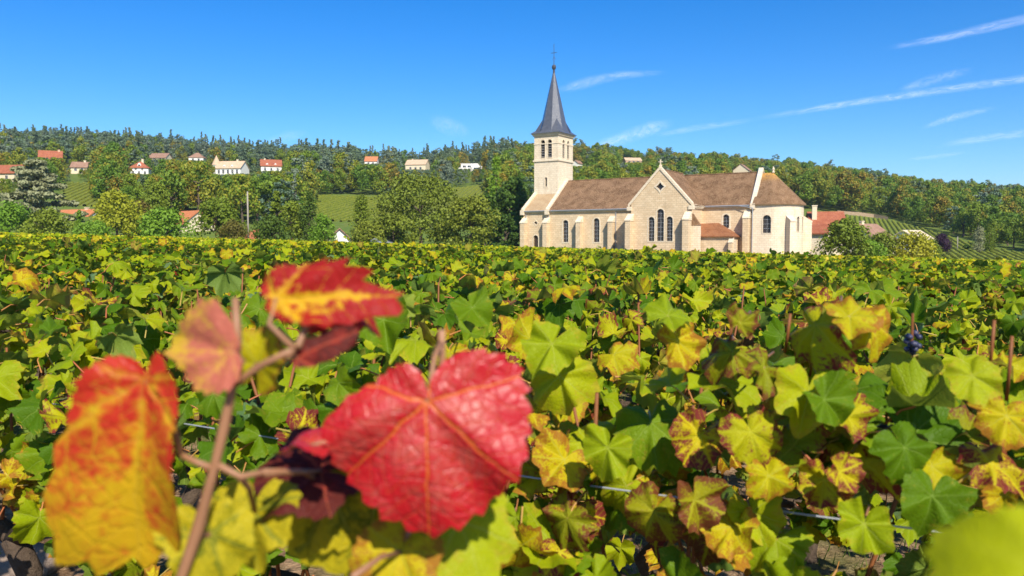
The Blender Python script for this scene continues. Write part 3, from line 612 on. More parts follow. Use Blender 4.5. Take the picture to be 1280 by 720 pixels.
def trunk_mesh(seed, h, w, kind):
    rn = random.Random(seed); mb = MB(); r0 = h*.028 if kind != 'bush' else h*.02
    top = h*(.8 if kind in ('spruce', 'cedar', 'poplar') else .62)
    mb.tube([(0, 0, -.6), (0, 0, 0), (rn.uniform(-.02, .02)*h, rn.uniform(-.02, .02)*h, top*.4), (rn.uniform(-.03, .03)*h, rn.uniform(-.03, .03)*h, top)], [r0*1.35, r0, r0*.75, r0*.2], 7)
    for k in range(7):
        a = rn.uniform(0, 6.28); z = h*rn.uniform(.2, .6); L = w*rn.uniform(.2, .38)*(1-z/h*.5); up = L*rn.uniform(.3, 1.0)*(1 if kind != 'cedar' else .15)
        mb.tube([(0, 0, z), (math.cos(a)*L*.5, math.sin(a)*L*.5, z+up*.6), (math.cos(a)*L, math.sin(a)*L, z+up)], [r0*.5, r0*.32, r0*.1], 5)
    return mb.mesh('trunk', M_BARK, True)
CACHE = {}
def tree(name, label, px, y, top, wpx, kind, mat, group=None, seed=None, dens=1.0, card=None, cat='tree', cull=None):
    g = ground_at(px, y); h = height_to(px, top, y); w = wpx*F**-1*y; seed = seed or int(px*7+y)
    t = thing(name, label, cat, g, (seed*1.7) % 6.28, group)
    vol = max(w*w*h, 1)**(1/3); sz = card or max(.22, .055*vol); nc = int(46*dens); per = int(56*dens)
    V, Fc, rn = crown(kind, seed, h, w, nc, per, sz)
    mk('crown', npmesh('crown', V, Fc, mat, attrs={'rnd': rn}), t); mk('trunk', trunk_mesh(seed, h, w, kind), t); return t
HB = 'trees and bushes behind the left vines'
tree('cedar_tree', 'large grey-green cedar with tiered boughs left of the yellow willow', 47, 172, 193, 92, 'cedar', T_CEDAR, dens=2.4)
tree('willow_tree', 'rounded yellow-green willow beside the white gable and orange-red roof', 148, 150, 236, 66, 'broad', T_YELLOW, dens=1.3)
tree('leafy_tree', 'olive-green tree with pointed top right of the yellow willow', 198, 160, 226, 46, 'broad', T_OLIVE, dens=1.2)
tree('leafy_tree', 'rust-tinged tree squeezed between willow and pointed olive tree', 178, 156, 248, 40, 'broad', T_RUST)
tree('bush', 'wide fresh green bush in front of the orange roof', 208, 124, 264, 78, 'broad', T_GREEN, dens=1.2, cat='bush')
tree('bush', 'fresh green bush below the grey cedar and the red-brown roof', 14, 128, 254, 72, 'broad', T_GREEN, dens=1.1, cat='bush')
tree('bush', 'olive bush between the cedar and the red-roofed white gable', 62, 124, 262, 62, 'broad', T_OLIVE, dens=1.1, cat='bush')
tree('bush', 'small dark green pointed shrub beside the white gable', 101, 130, 262, 24, 'spruce', T_GREEN, cat='bush')
tree('bush', 'low green bush under the yellow willow', 118, 123, 276, 50, 'broad', T_GREEN, cat='bush')
tree('bush', 'tall green bush between the fresh bush and the wooden pole, rusty low leaves', 275, 128, 246, 66, 'broad', T_OLIVE, dens=1.2, cat='bush')
tree('bush', 'low rusty shrub at the foot of the wooden pole', 292, 121, 276, 44, 'broad', T_RUST, cat='bush')
tree('conifer_tree', 'pale green pointed conifer right of the wooden pole', 347, 132, 238, 40, 'spruce', T_OLIVE, dens=1.2, cat='tree')
tree('leafy_tree', 'olive tree between two pointed conifers', 365, 138, 248, 50, 'broad', T_OLIVE, dens=1.1)
tree('conifer_tree', 'dark columnar conifer left of the hillside vineyard', 388, 136, 240, 28, 'poplar', T_DARK, dens=1.1)
tree('bush', 'round green bush beside the white gable end', 405, 130, 266, 40, 'broad', T_GREEN, cat='bush')
tree('bush', 'low dark bush in front of the pointed conifers', 340, 124, 270, 56, 'broad', T_DARK, cat='bush')
tree('conifer_tree', 'narrow dark conifer at the left flank of the big pine', 452, 132, 244, 30, 'poplar', T_OLIVE, dens=1.1)
tree('bush', 'low pine-green bush below the narrow conifer', 458, 125, 276, 50, 'broad', T_PINE, cat='bush')
tree('pine_tree', 'big spreading pine with clumped yellow-green needles left of the church', 527, 138, 219, 132, 'pine', T_PINE, dens=2.1, card=.42)
tree('pine_tree', 'lower pine crown on the right flank of the big pine', 590, 133, 246, 86, 'pine', T_PINE, dens=1.5, card=.40)
tree('bush', 'dark bush at the foot of the big pine, left side', 492, 128, 268, 70, 'pine', T_PINE, dens=1.2, cat='bush')
tree('poplar_tree', 'tall narrow poplar rising left of the church tower', 620, 165, 195, 26, 'poplar', T_GREEN, dens=1.3)
tree('leafy_tree', 'dense dark tree touching the west end of the church', 640, 152, 220, 66, 'broad', T_DARK, dens=1.4)
tree('leafy_tree', 'dark tree between the poplar and the big pine', 606, 150, 240, 60, 'broad', T_DARK, dens=1.1)
tree('bush', 'shaded shrub at the west corner of the church', 632, 141, 268, 46, 'pine', T_DARK, dens=1.1, cat='bush')
tree('bush', 'round dark green bush right of the apse', 1056, 111, 274, 66, 'broad', T_OLIVE, dens=1.4, cat='bush')
tree('bush', 'yellow-green bush below the brown-roofed house', 1104, 118, 291, 54, 'broad', T_OLIVE, cat='bush')
tree('bush', 'spreading yellow bush in front of the pale barn', 1140, 116, 290, 62, 'broad', T_YELLOW, cat='bush')
tree('bush', 'low green bush between round bush and yellow bush', 1086, 112, 299, 44, 'broad', T_GREEN, cat='bush')
tree('bush', 'small rounded bush beside the purple tree', 1164, 130, 298, 28, 'broad', T_OLIVE, cat='bush')
tree('purple_tree', 'small round dark purple tree in the hillside vineyard', 1176, 168, 291, 25, 'broad', T_PURP, dens=1.2)
tree('poplar_tree', 'slim grey-green poplar paired with an olive one in the vineyard', 1223, 182, 283, 15, 'poplar', T_CEDAR, dens=1.0)
tree('poplar_tree', 'slim olive poplar paired with a grey-green one in the vineyard', 1236, 184, 282, 16, 'poplar', T_OLIVE, dens=1.0)
tree('bush', 'tiny dark shrub in the vineyard near the paired poplars', 1207, 190, 305, 10, 'broad', T_DARK, cat='bush', dens=.7)
# woodland: prototypes, then the nearest edge trees one by one and the mass as one wood
EDGE = np.array([(-300, 215), (0, 215), (60, 225), (80, 285), (118, 285), (130, 172), (225, 172), (230, 190), (262, 190), (268, 172), (380, 172), (396, 285), (470, 290), (530, 305), (540, 345), (608, 345), (616, 235), (700, 235), (900, 260), (1010, 298), (1112, 300), (1150, 268), (1200, 222), (1250, 196), (1300, 182), (1600, 175)], float)
PROTO = []
def proto(kind, mat, h, w, seed, nc, per, sz):
    V, Fc, rn = crown(kind, seed, h, w, nc, per, sz); return npmesh('crown', V, Fc, mat, attrs={'rnd': rn}), trunk_mesh(seed, h, w, kind)
for i in range(5): PROTO.append(proto('broad', T_DECID, 11+i*.6, 10-i*.4, 900+i, 26, 62, .62))
for i in range(3): PROTO.append(proto('pine', T_CONIF, 13+i, 8.5, 930+i, 28, 50, .58))
for i in range(3): PROTO.append(proto('spruce', T_CONIF, 15+i, 6.0, 950+i, 30, 44, .55))
rng = np.random.default_rng(77); pts = []
yy = 182.0
while yy < 645:
    step = 6.2 if yy < 420 else 6.8
    xs = np.arange(-yy*.86, yy*.86, step); xs = xs+rng.uniform(-2.4, 2.4, len(xs)); ydep = yy+rng.uniform(-2.8, 2.8, len(xs))
    for x, y in zip(xs, ydep):
        az = 640+F*x/y
        if y < np.interp(az, EDGE[:, 0], EDGE[:, 1]): continue
        pts.append((x, y, az))
    yy += step*(.95 if yy < 420 else 1.25)
def keep(x, y, az, h):
    f = 1.0
    for hp, hy, hw, hz in HOUSES:
        if abs(az-hp) > hw+F*4.0/y: continue
        if abs(y-hy) < 8: return 0
        if y < hy:
            lim = EYE+(hz-EYE)*y/hy         # sight line to the foot of the house
            f = min(f, (lim-zat(x, y))/h)
    return f if f > .3 else 0
cand = []
for x, y, az in pts:
    left = az < 640; u_ = rng.random(); hill = (y-200)/400
    if left: pc = .18+.72*max(0, hill)**.7 if y > 290 else .12
    else: pc = .05+.13*(az < 760)*max(0, hill)
    if u_ < pc: k = int(rng.integers(5, 8)) if rng.random() < (.62 if left else 2) else int(rng.integers(8, 11))
    else: k = int(rng.integers(0, 5))
    s = rng.uniform(.72, 1.22)*(1.0 if y > 260 else .9)
    hgt = [11, 11.6, 12.2, 12.8, 13.4, 13, 14, 15, 15, 16, 17][k]*s
    if y < 300 and 640 < az: s *= .85; hgt *= .85
    f = keep(x, y, az, hgt)
    if f: cand.append((x, y, az, k, s*f))
cand.sort(key=lambda c: c[1])
vis = [c for c in cand if -10 < c[2] < 1290]
single = set(id(c) for c in vis[:170])
for c in vis[:170]:
    x, y, az, k, s = c
    if k < 5: nm, lb, gr = 'woodland_tree', 'leafy broadleaf tree at the lower edge of the hillside wood', 'broadleaf trees along the wood edge'
    elif k < 8: nm, lb, gr = 'pine_tree', 'bluish clump-needled pine at the lower edge of the hillside wood', 'pines along the wood edge'
    else: nm, lb, gr = 'spruce_tree', 'pointed blue-green spruce at the lower edge of the hillside wood', 'spruces along the wood edge'
    t = thing(nm, lb, 'tree', (x, y, zat(x, y)), rng.uniform(0, 6.28), gr); t.scale = (s, s, s)
    mk('crown', PROTO[k][0], t); mk('trunk', PROTO[k][1], t)
rest = [c for c in cand if id(c) not in single]
pcol = bpy.data.collections.new('woodland_prototypes')
for i, (c, t) in enumerate(PROTO):
    o = bpy.data.objects.new('tree_kind_%02d' % i, c); pcol.objects.link(o)
me = bpy.data.meshes.new('woodland'); P3 = np.array([(x, y, zat(x, y)) for x, y, *_ in rest], np.float32); me.vertices.add(len(P3)); me.vertices.foreach_set('co', P3.ravel())
for an, ty, vals in (('kind', 'INT', [c[3] for c in rest]), ('size', 'FLOAT', [c[4] for c in rest]), ('turn', 'FLOAT', rng.uniform(0, 6.28, len(rest))), ('tint', 'FLOAT', rng.random(len(rest)))):
    a = me.attributes.new(an, ty, 'POINT'); a.data.foreach_set('value', np.asarray(vals, np.int32 if ty == 'INT' else np.float32))
wood = mk('woodland', me, kind='stuff', label='mixed green and autumn-tinted woodland covering the hillside behind the church', category='woodland')
ng = bpy.data.node_groups.new('scatter_trees', 'GeometryNodeTree'); ng.interface.new_socket('Geometry', in_out='INPUT', socket_type='NodeSocketGeometry'); ng.interface.new_socket('Geometry', in_out='OUTPUT', socket_type='NodeSocketGeometry')
N = ng.nodes.new; L = ng.links.new; gi = N('NodeGroupInput'); go = N('NodeGroupOutput'); ip = N('GeometryNodeInstanceOnPoints'); ci = N('GeometryNodeCollectionInfo')
ci.inputs['Collection'].default_value = pcol; ci.inputs['Separate Children'].default_value = True; ci.inputs['Reset Children'].default_value = True
def na(nm, ty): x = N('GeometryNodeInputNamedAttribute'); x.data_type = ty; x.inputs[0].default_value = nm; return x.outputs[0]
cx = N('ShaderNodeCombineXYZ'); L(na('turn', 'FLOAT'), cx.inputs[2])
e2r = N('FunctionNodeEulerToRotation'); L(cx.outputs[0], e2r.inputs[0])
L(gi.outputs[0], ip.inputs['Points']); L(ci.outputs[0], ip.inputs['Instance']); ip.inputs['Pick Instance'].default_value = True
L(na('kind', 'INT'), ip.inputs['Instance Index']); L(e2r.outputs[0], ip.inputs['Rotation']); L(na('size', 'FLOAT'), ip.inputs['Scale']); L(ip.outputs[0], go.inputs[0])
md = wood.modifiers.new('scatter', 'NODES'); md.node_group = ng
# hillside vineyards: hedge rows as real ridges
vb = NB('hillside_vine_rows'); vp = vb.pos(); vn_ = vb.noise(vp, .9, 5, .7)
M_VROW = vb.pbr(vb.ramp(vn_, [(.25, (.07, .11, .01)), (.5, (.17, .20, .018)), (.75, (.30, .29, .03))]), .8, .15, vb.bump(vb.noise(vp, 5, 4, .7), 1, .15))
M_VSOIL = plain('hillside_soil', (.15, .17, .03), .95, .1, .3, .5)
def rows(label, poly, d, gap):
    """poly in (px, depth); hedge strips along direction d draped on the slope"""
    P2 = np.array([((px-640)/F*y, y) for px, y in poly]); d = np.array(d)/np.linalg.norm(d); n = np.array([-d[1], d[0]])
    s = P2@n; mb_v = []; mb_f = []; mb_m = []
    for off in np.arange(s.min()+.5, s.max(), gap):
        hits = []
        for i in range(len(P2)):
            a, b = P2[i], P2[(i+1) % len(P2)]; sa, sb = a@n-off, b@n-off
            if sa*sb < 0: hits.append((a+(b-a)*sa/(sa-sb))@d)
        hits.sort()
        for t0, t1 in zip(hits[::2], hits[1::2]):
            k = max(2, int((t1-t0)/1.6)); prev = None
            for t in np.linspace(t0, t1, k):
                c = d*t+n*off; z = zat(*c); w = .42+rng.uniform(-.1, .1); h = .5+rng.uniform(-.12, .12); o = len(mb_v)
                for a, zz in ((-w, -.1), (-w*.9, h*.75), (rng.uniform(-.1, .1), h), (w*.9, h*.75), (w, -.1)): mb_v.append((c[0]+n[0]*a, c[1]+n[1]*a, z+zz))
                mb_v.append((c[0]+n[0]*(gap-.5), c[1]+n[1]*(gap-.5), z+.1))
                if prev is not None: mb_f += [(prev+j, prev+j+1, o+j+1, o+j) for j in range(5)]; mb_m += [0, 0, 0, 0, 1]
                prev = o
    mk('hillside_vines', npmesh('hillside_vines', mb_v, mb_f, [M_VROW, M_VSOIL], mb_m), kind='stuff', label=label, category='vineyard')
rows('sunlit vineyard rows on the slope left of the big pine', [(392, 196), (470, 196), (610, 240), (608, 342), (542, 340), (528, 300), (470, 284), (398, 280)], (.05, 1), 2.0)
rows('small green vineyard plot beside the grey cedar', [(84, 205), (130, 205), (124, 282), (82, 282)], (-.35, 1), 1.9)
rows('vineyard rows on the slope right of the church', [(1010, 170), (1110, 160), (1300, 140), (1296, 178), (1246, 192), (1198, 218), (1148, 262), (1110, 284), (1048, 284), (1010, 280)], (.42, 1), 1.5)
# ------------------------------------------------------------------ vine leaves
def leaf_mat(name, A, B, blot, amt=.5, inter=.25, edge_w=.25, vein=(.4, .42, .08), vs=.6, grad=0, ns=3.0, trans=.34, rough=.5, spec=.14, bump=.35, under=None, soft=.09):
    b = NB(name); uv = b.uv(); wv = b.n('ShaderNodeVectorMath', operation='MULTIPLY_ADD'); b.put(wv.inputs[0], b.noise(uv, 3.5, 2, .5, True)); wv.inputs[1].default_value = (.11, .11, 0); ws = b.n('ShaderNodeVectorMath', operation='SUBTRACT'); b.put(ws.inputs[0], uv); ws.inputs[1].default_value = (.055, .055, 0); b.put(wv.inputs[2], ws.outputs[0])
    sp = b.n('ShaderNodeSeparateXYZ'); b.put(sp.inputs[0], wv.outputs[0]); x, y = sp.outputs[0], sp.outputs[1]
    rn = b.rnd(); ax = b.ma('ABSOLUTE', x); r2 = b.ma('ADD', b.ma('MULTIPLY', x, x), b.ma('MULTIPLY', y, y)); r = b.ma('SQRT', r2); ph = b.ma('ARCTAN2', ax, y)
    ds = [b.ma('ABSOLUTE', b.ma('MULTIPLY', r, b.ma('SINE', b.ma('SUBTRACT', ph, a)))) for a in (0, .86, 1.85)]
    d = b.ma('MINIMUM', b.ma('MINIMUM', ds[0], ds[1]), ds[2])
    t = b.ma('SQRT', b.ma('MAXIMUM', b.ma('SUBTRACT', r2, b.ma('MULTIPLY', d, d)), 0))
    w = b.ma('SUBTRACT', .016, b.ma('MULTIPLY', r, .009))
    mv = b.ma('SUBTRACT', 1, b.ss(d, b.ma('MULTIPLY', w, .4), b.ma('MULTIPLY', w, 1.2)))
    lat = b.ma('ABSOLUTE', b.ma('SUBTRACT', b.ma('FRACT', b.ma('ADD', b.ma('MULTIPLY', b.ma('SUBTRACT', t, b.ma('MULTIPLY', d, .8)), 6.5), .2)), .5))
    lv = b.ss(lat, .44, .495)
    of = b.n('ShaderNodeCombineXYZ'); b.put(of.inputs[0], b.ma('MULTIPLY', rn, 37.0)); b.put(of.inputs[1], b.ma('MULTIPLY', rn, 91.0))
    vm = b.n('ShaderNodeVectorMath', operation='ADD'); b.put(vm.inputs[0], uv); b.put(vm.inputs[1], of.outputs[0]); q = vm.outputs[0]
    n1 = b.noise(q, ns, 5, .6); n2 = b.noise(q, 11, 3, .6); vo = b.n('ShaderNodeTexVoronoi'); vo.feature = 'DISTANCE_TO_EDGE'; b.put(vo.inputs['Vector'], q); vo.inputs['Scale'].default_value = 9
    cells = b.ss(vo.outputs[0], 0, .12)
    edge = b.ma('POWER', b.attr('edge'), 3.0)
    base = b.mix(b.ss(rn, .1, .9), A, B); base = b.mix(b.ma('MULTIPLY', n2, .35), base, tuple(c*.62 for c in A))
    iv = b.ma('MULTIPLY', b.ss(d, .0, .06), b.ma('SUBTRACT', 1, b.ma('MULTIPLY', lv, .8)))
    s = b.ma('ADD', b.ma('ADD', n1, b.ma('MULTIPLY', b.ma('SUBTRACT', iv, .5), inter)), b.ma('MULTIPLY', edge, edge_w))
    s = b.ma('ADD', s, b.ma('MULTIPLY', b.ma('SUBTRACT', rn, .5), .16))
    if grad: s = b.ma('ADD', s, b.ma('MULTIPLY', b.ma('SUBTRACT', .15, y), grad))
    th = 1.0-amt
    mask = b.ss(b.ma('ADD', s, b.ma('MULTIPLY', b.ma('SUBTRACT', b.noise(q, 16, 4, .7), .5), .75)), th-soft, th+soft)
    col = b.mix(mask, base, b.mix(b.ma('MULTIPLY', n2, .8), blot, tuple(c*.55 for c in blot)))
    vv = b.ma('MULTIPLY', b.ma('MAXIMUM', mv, b.ma('MULTIPLY', lv, .35)), vs)
    col = b.mix(vv, col, vein)
    back = b.n('ShaderNodeNewGeometry').outputs['Backfacing']
    cu = b.mix(.35, col, under or (.24, .30, .09))
    col2 = b.mix(back, col, cu)
    h = b.ma('ADD', b.ma('SUBTRACT', b.ma('MULTIPLY', cells, .35), b.ma('ADD', b.ma('MULTIPLY', mv, .9), b.ma('MULTIPLY', lv, .45))), b.ma('MULTIPLY', n2, .5))
    return b.pbr(col2, rough, spec, b.bump(h, bump, .004), 0, trans, col2)
L_GREEN = leaf_mat('leaf_green', (.070, .155, .003), (.17, .26, .004), (.30, .30, .02), .22, .1, .15, (.26, .36, .06), .4)
L_LIME = leaf_mat('leaf_lime', (.25, .33, .004), (.40, .43, .005), (.46, .40, .02), .24, .1, .2, (.42, .45, .08), .45)
L_YEL = leaf_mat('leaf_yellow', (.50, .45, .006), (.64, .49, .008), (.46, .20, .02), .30, .15, .28, (.5, .5, .1), .4, trans=.4)
L_MOT = leaf_mat('leaf_mottled', (.42, .41, .006), (.58, .46, .008), (.24, .04, .03), .27, .30, .22, (.52, .5, .04), .5, ns=2.6)
L_BRN = leaf_mat('leaf_bronze', (.20, .24, .006), (.34, .31, .008), (.20, .06, .022), .27, .25, .25, (.42, .40, .04), .4, ns=2.4)
L_RED = leaf_mat('leaf_scarlet', (.42, .05, .02), (.5, .10, .02), (.30, .012, .016), .55, .2, .1, (.55, .25, .05), .55)
L_TEAL = leaf_mat('leaf_blue_green', (.10, .19, .07), (.16, .25, .10), (.2, .26, .06), .3, .1, .1, (.3, .36, .15), .4, rough=.35)
LM = [L_GREEN, L_LIME, L_YEL, L_MOT, L_BRN, L_RED, L_TEAL]
H_RED = leaf_mat('leaf_crimson', (.48, .007, .013), (.48, .007, .013), (.56, .08, .06), .42, .2, -.25, (.70, .20, .02), .55, ns=4, trans=.2, rough=.42, spec=.5, bump=.42, soft=.2)  # pinker inner blotches paint the blade's sheen into its colour
H_ORY = leaf_mat('leaf_orange_yellow', (.62, .36, .012), (.66, .40, .012), (.62, .04, .02), .56, .2, .05, (.6, .42, .05), .15, grad=.5, ns=4.5, trans=.35, rough=.4, soft=.2)
H_PNK = leaf_mat('leaf_salmon_yellow', (.66, .44, .03), (.66, .44, .03), (.62, .17, .11), .60, .1, 0, (.66, .3, .1), .4, grad=.4, ns=2.5, trans=.35, soft=.2)
H_RYE = leaf_mat('leaf_red_and_yellow', (.70, .40, .012), (.70, .40, .012), (.42, .018, .016), .48, .25, .3, (.6, .3, .03), .5, ns=2.6, trans=.3)
H_LIM = leaf_mat('leaf_bright_lime', (.42, .46, .005), (.46, .48, .006), (.5, .45, .01), .25, .1, .1, (.5, .5, .05), .3, trans=.4)
H_DRK = leaf_mat('leaf_dark_red', (.28, .03, .02), (.24, .02, .02), (.12, .02, .015), .5, .2, .1, (.45, .12, .05), .5, ns=3, trans=.3)
H_MIX = leaf_mat('leaf_green_yellow_patched', (.13, .15, .006), (.18, .19, .006), (.55, .45, .015), .36, .3, .2, (.55, .5, .06), .6, ns=3, trans=.35)  # green base darkened to paint in shade from leaves above; yellow patches are real
cb = NB('cane_bark'); cn = cb.noise(cb.obj(), 30, 4, .6); M_CANE = cb.pbr(cb.mix(cn, (.12, .04, .012), (.28, .10, .03)), .6, .3, cb.bump(cn, .3, .003))
pb_ = NB('petiole'); M_PET = pb_.pbr(pb_.mix(pb_.rnd(), (.42, .12, .05), (.36, .28, .05)), .5, .35)
vb2 = NB('old_vine_bark'); vn2 = vb2.noise(vb2.obj(), 22, 6, .7, dist=1.5); M_VT = vb2.pbr(vb2.mix(vn2, (.035, .025, .018), (.17, .12, .085)), .95, .1, vb2.bump(vn2, 1, .02))
M_STEMH = plain('red_shoot', (.27, .13, .065), .5, .35, .35, 25)
RT = np.array([(0, 1.0), (10, .93), (22, .86), (29, .82), (38, .87), (49, .93), (60, .88), (72, .81), (81, .78), (94, .82), (106, .86), (120, .80), (140, .72), (156, .62), (168, .44), (176, .2), (180, .06)], float)
def leaf_geo(nphi, rings, seed, cup=.25, fold=.25, rip=.06, teeth=.05, droop=.2, pet=0.0, lobe=1.0, rt=None, roll=.4):
    """unit leaf: petiole junction at 0, tip along +y, upper side +z"""
    rn = np.random.default_rng(seed); ph = np.linspace(-math.pi, math.pi, nphi, endpoint=False)+math.pi/nphi
    base = np.interp(np.degrees(np.abs(ph)), RT[:, 0], RT[:, 1]); base = .82*(1-lobe)+base*lobe if lobe < 1 else base
    base = np.where(np.abs(ph) > 2.9, np.interp(np.degrees(np.abs(ph)), RT[:, 0], RT[:, 1]), base)
    if rt is not None: base = np.where(ph > 0, np.interp(np.degrees(ph), *np.array(rt[0], float).T), np.interp(np.degrees(-ph), *np.array(rt[1], float).T))
    else: base = base*(1+.05*np.sin(3*ph+rn.uniform(0, 6))+.04*np.sin(7*ph+rn.uniform(0, 6)))
    per = 4 if nphi >= 60 else 2
    tt = (np.arange(nphi) % per)/max(1, per-1); Rr = base*(1+teeth*(tt-.5)*rn.uniform(.5, 1.4, nphi))*(1+(.06 if rt is None else 0)*np.sin(ph*2+rn.uniform(0, 6)))
    if rt is None: Rr = Rr*np.where(ph > 0, rn.uniform(.92, 1.06), rn.uniform(.92, 1.06))
    P0 = [np.zeros((1, 2))]; ed = [np.zeros(1)]
    for f in rings: P0.append(np.stack([np.sin(ph)*Rr*f, np.cos(ph)*Rr*f], 1)); ed.append(np.full(nphi, f))
    XY = np.concatenate(P0); ed = np.concatenate(ed); x, y = XY[:, 0], XY[:, 1]; r = np.hypot(x, y); pv = np.arctan2(x, y); s1, s2 = rn.uniform(0, 6, 2)
    z = -cup*r*r+fold*np.abs(x)-droop*np.clip(y, 0, 2)**2+rip*r*np.sin(5*pv+s1)+rip*.8*r*r*np.sin(9*pv+s2)
    ba = rn.uniform(0, 6.28); z = z+rn.uniform(-1, 1)*roll*(x*math.cos(ba)+y*math.sin(ba))**2+.02*np.sin(x*9+s1)*np.sin(y*9+s2)*(r > .1)
    V = np.stack([x, y, z], 1); Fs = [(0, 1+(j+1) % nphi, 1+j) for j in range(nphi)]
    for k in range(len(rings)-1):
        a = 1+k*nphi; c = a+nphi
        for j in range(nphi):
            j2 = (j+1) % nphi; Fs += [(a+j, a+j2, c+j), (a+j2, c+j2, c+j)]
    mi = [0]*len(Fs); UV = XY.copy()
    if pet > 0:
        mb = MB(); bend = rn.uniform(-.3, .3); mb.tube([(0, .01, -.02), (bend*.3*pet, -.35*pet, -.12*pet), (bend*pet, -.8*pet, -.55*pet)], [.028, .026, .034], 4, cap=False)
        o = len(V); V = np.concatenate([V, np.array(mb.v)]); UV = np.concatenate([UV, np.zeros((len(mb.v), 2))]); ed = np.concatenate([ed, np.zeros(len(mb.v))])
        for f in mb.f: Fs += [(o+f[0], o+f[1], o+f[2]), (o+f[0], o+f[2], o+f[3])]; mi += [1, 1]
    return V, np.array(Fs), np.array(mi), UV, ed
def leaf_meshes(n, nphi, rings, seed0, **kw):
    out = []
    for i in range(n):
        rr = random.Random(seed0+i); V, Fs, mi, UV, ed = leaf_geo(nphi, rings, seed0+i, cup=rr.uniform(-.3, .6), fold=rr.uniform(-.15, .75), rip=rr.uniform(.07, .24), droop=rr.uniform(-.1, .5), lobe=rr.choice((.35, .6, .85, 1.0)), **kw)
        out.append((V, Fs, mi, UV, ed))
    return out
GEO_N = leaf_meshes(14, 40, [.55, 1.0], 100, pet=.9, teeth=.10)
NEAR = [[npmesh('leaf', V, Fs, [m, M_PET], mi, True, {'edge': ed}, UV) for V, Fs, mi, UV, ed in GEO_N] for m in LM]
GEO_M = leaf_meshes(8, 20, [1.0], 200, teeth=.10)
RD = np.array([math.cos(R(26)), -math.sin(R(26)), 0]); RN = np.array([math.sin(R(26)), math.cos(R(26)), 0]); ROW0 = 1.24; GAP = 1.1
SUNV = np.array(sdir)
def frames(rng, nrm, n):
    """leaf frames: z = normal, y = tip direction (hanging, outwards)"""
    z = nrm/np.linalg.norm(nrm, axis=1)[:, None]
    t = np.stack([rng.normal(0, .6, n), rng.normal(0, .6, n), rng.normal(-.75, .45, n)], 1); t -= (t*z).sum(1)[:, None]*z; t /= np.linalg.norm(t, axis=1)[:, None]+1e-9
    return np.cross(t, z), t, z
def canopy(rng, n, top=1.05, half=.25, low=.36, length=1.0):
    """leaf positions and normals over a trimmed hedge along local RD"""
    s = rng.uniform(-.5, .5, n)*length*1.08; u = rng.random(n)
    zc = (top+low)/2; hz = (top-low)/2
    a = np.where(u < .36, rng.uniform(R(40), R(140), n), np.where(u < .72, rng.uniform(R(150), R(228), n), rng.uniform(R(-48), R(30), n)))
    ins = 1-np.abs(rng.normal(0, .16, n)); c = np.sign(np.cos(a))*np.abs(np.cos(a))**.6*half*ins; h = zc+np.sign(np.sin(a))*np.abs(np.sin(a))**.6*hz*ins+rng.normal(0, .045, n)
    h += (rng.random(n) < .05)*rng.uniform(0, .12, n)
    lump = .05*np.sin(s*9+rng.uniform(0, 6)); h = h+lump*(h > .7)
    pos = s[:, None]*RD+c[:, None]*RN; pos[:, 2] = h
    nr = np.cos(a)[:, None]*RN+np.stack([0*a, 0*a, np.sin(a)*.9+.35], 1)+SUNV*.25+rng.normal(0, .55, (n, 3))
    return pos, nr
def joined_leaves(rng, pos, nrm, length, mats_i, geos, offset=None):
    n = len(pos); X, Y, Z = frames(rng, nrm, n); gsel = rng.integers(0, len(geos), n); Vs, Fs, MI, UVs, ED, RN_ = [], [], [], [], [], []; o = 0
    for g, (V, Fc, mi, UV, ed) in enumerate(geos):
        k = np.where(gsel == g)[0]
        if not len(k): continue
        L = length[k][:, None, None]; w = (V[None, :, 0:1]*X[k][:, None]+V[None, :, 1:2]*Y[k][:, None]+V[None, :, 2:3]*Z[k][:, None])*L+pos[k][:, None]
        Vs.append(w.reshape(-1, 3)); nv = len(V); Fs.append((Fc[None]+(np.arange(len(k))*nv)[:, None, None]).reshape(-1, 3)+o); o += nv*len(k)
        MI.append(np.repeat(mats_i[k], len(Fc))); UVs.append(np.tile(UV, (len(k), 1))); ED.append(np.tile(ed, len(k))); RN_.append(np.repeat(rng.random(len(k)), nv))
    return np.concatenate(Vs), np.concatenate(Fs), np.concatenate(MI), np.concatenate(UVs), np.concatenate(ED), np.concatenate(RN_)
PAL_G = [.50, .36, .10, .012, .018, .002, .01]
PAL_Y = [.24, .42, .27, .02, .03, .005, .015]
PAL_M = [.28, .34, .18, .11, .08, .008, 0]
def trunk_vine(seed):
    rr = random.Random(seed); mb = MB(); p = Vector((0, 0, -.15)); pts = [p]; rad = [.045]
    for k in range(6): p = Vector((rr.uniform(-.035, .035), rr.uniform(-.035, .035), .02+.09*k)); pts.append(p); rad.append(.04-.003*k+rr.uniform(-.004, .006))
    mb.tube(pts, rad, 8); d = Vector(RD)
    for sg in (-1, 1): mb.tube([pts[-1], pts[-1]+d*.15*sg+Vector((0, 0, .06)), pts[-1]+d*.42*sg+Vector((0, 0, .07))], [.026, .02, .012], 6)
    return mb.mesh('trunk', M_VT, True)
def cane_mesh(seed, top):
    rr = random.Random(seed); s = rr.uniform(-.48, .48); c = rr.uniform(-.1, .1); d = Vector(RD); n = Vector(RN)
    b0 = d*s*.8+n*c*.3+Vector((0, 0, .52)); e = d*(s+rr.uniform(-.12, .12))+n*(c+rr.uniform(-.14, .14))+Vector((0, 0, top+rr.uniform(-.22, .05)))
    m = (b0+e)/2+d*rr.uniform(-.05, .05)+n*rr.uniform(-.05, .05); mb = MB(); mb.tube([b0, m, e], [.0042, .0036, .0028], 6); return mb.mesh('cane', M_CANE, True)
TRK = [trunk_vine(i) for i in range(5)]; CAN = [[cane_mesh(i*10+j, 1.07) for j in range(9)] for i in range(4)]
TG_G = 'green grapevines in the rows'; 
rng = np.random.default_rng(5)
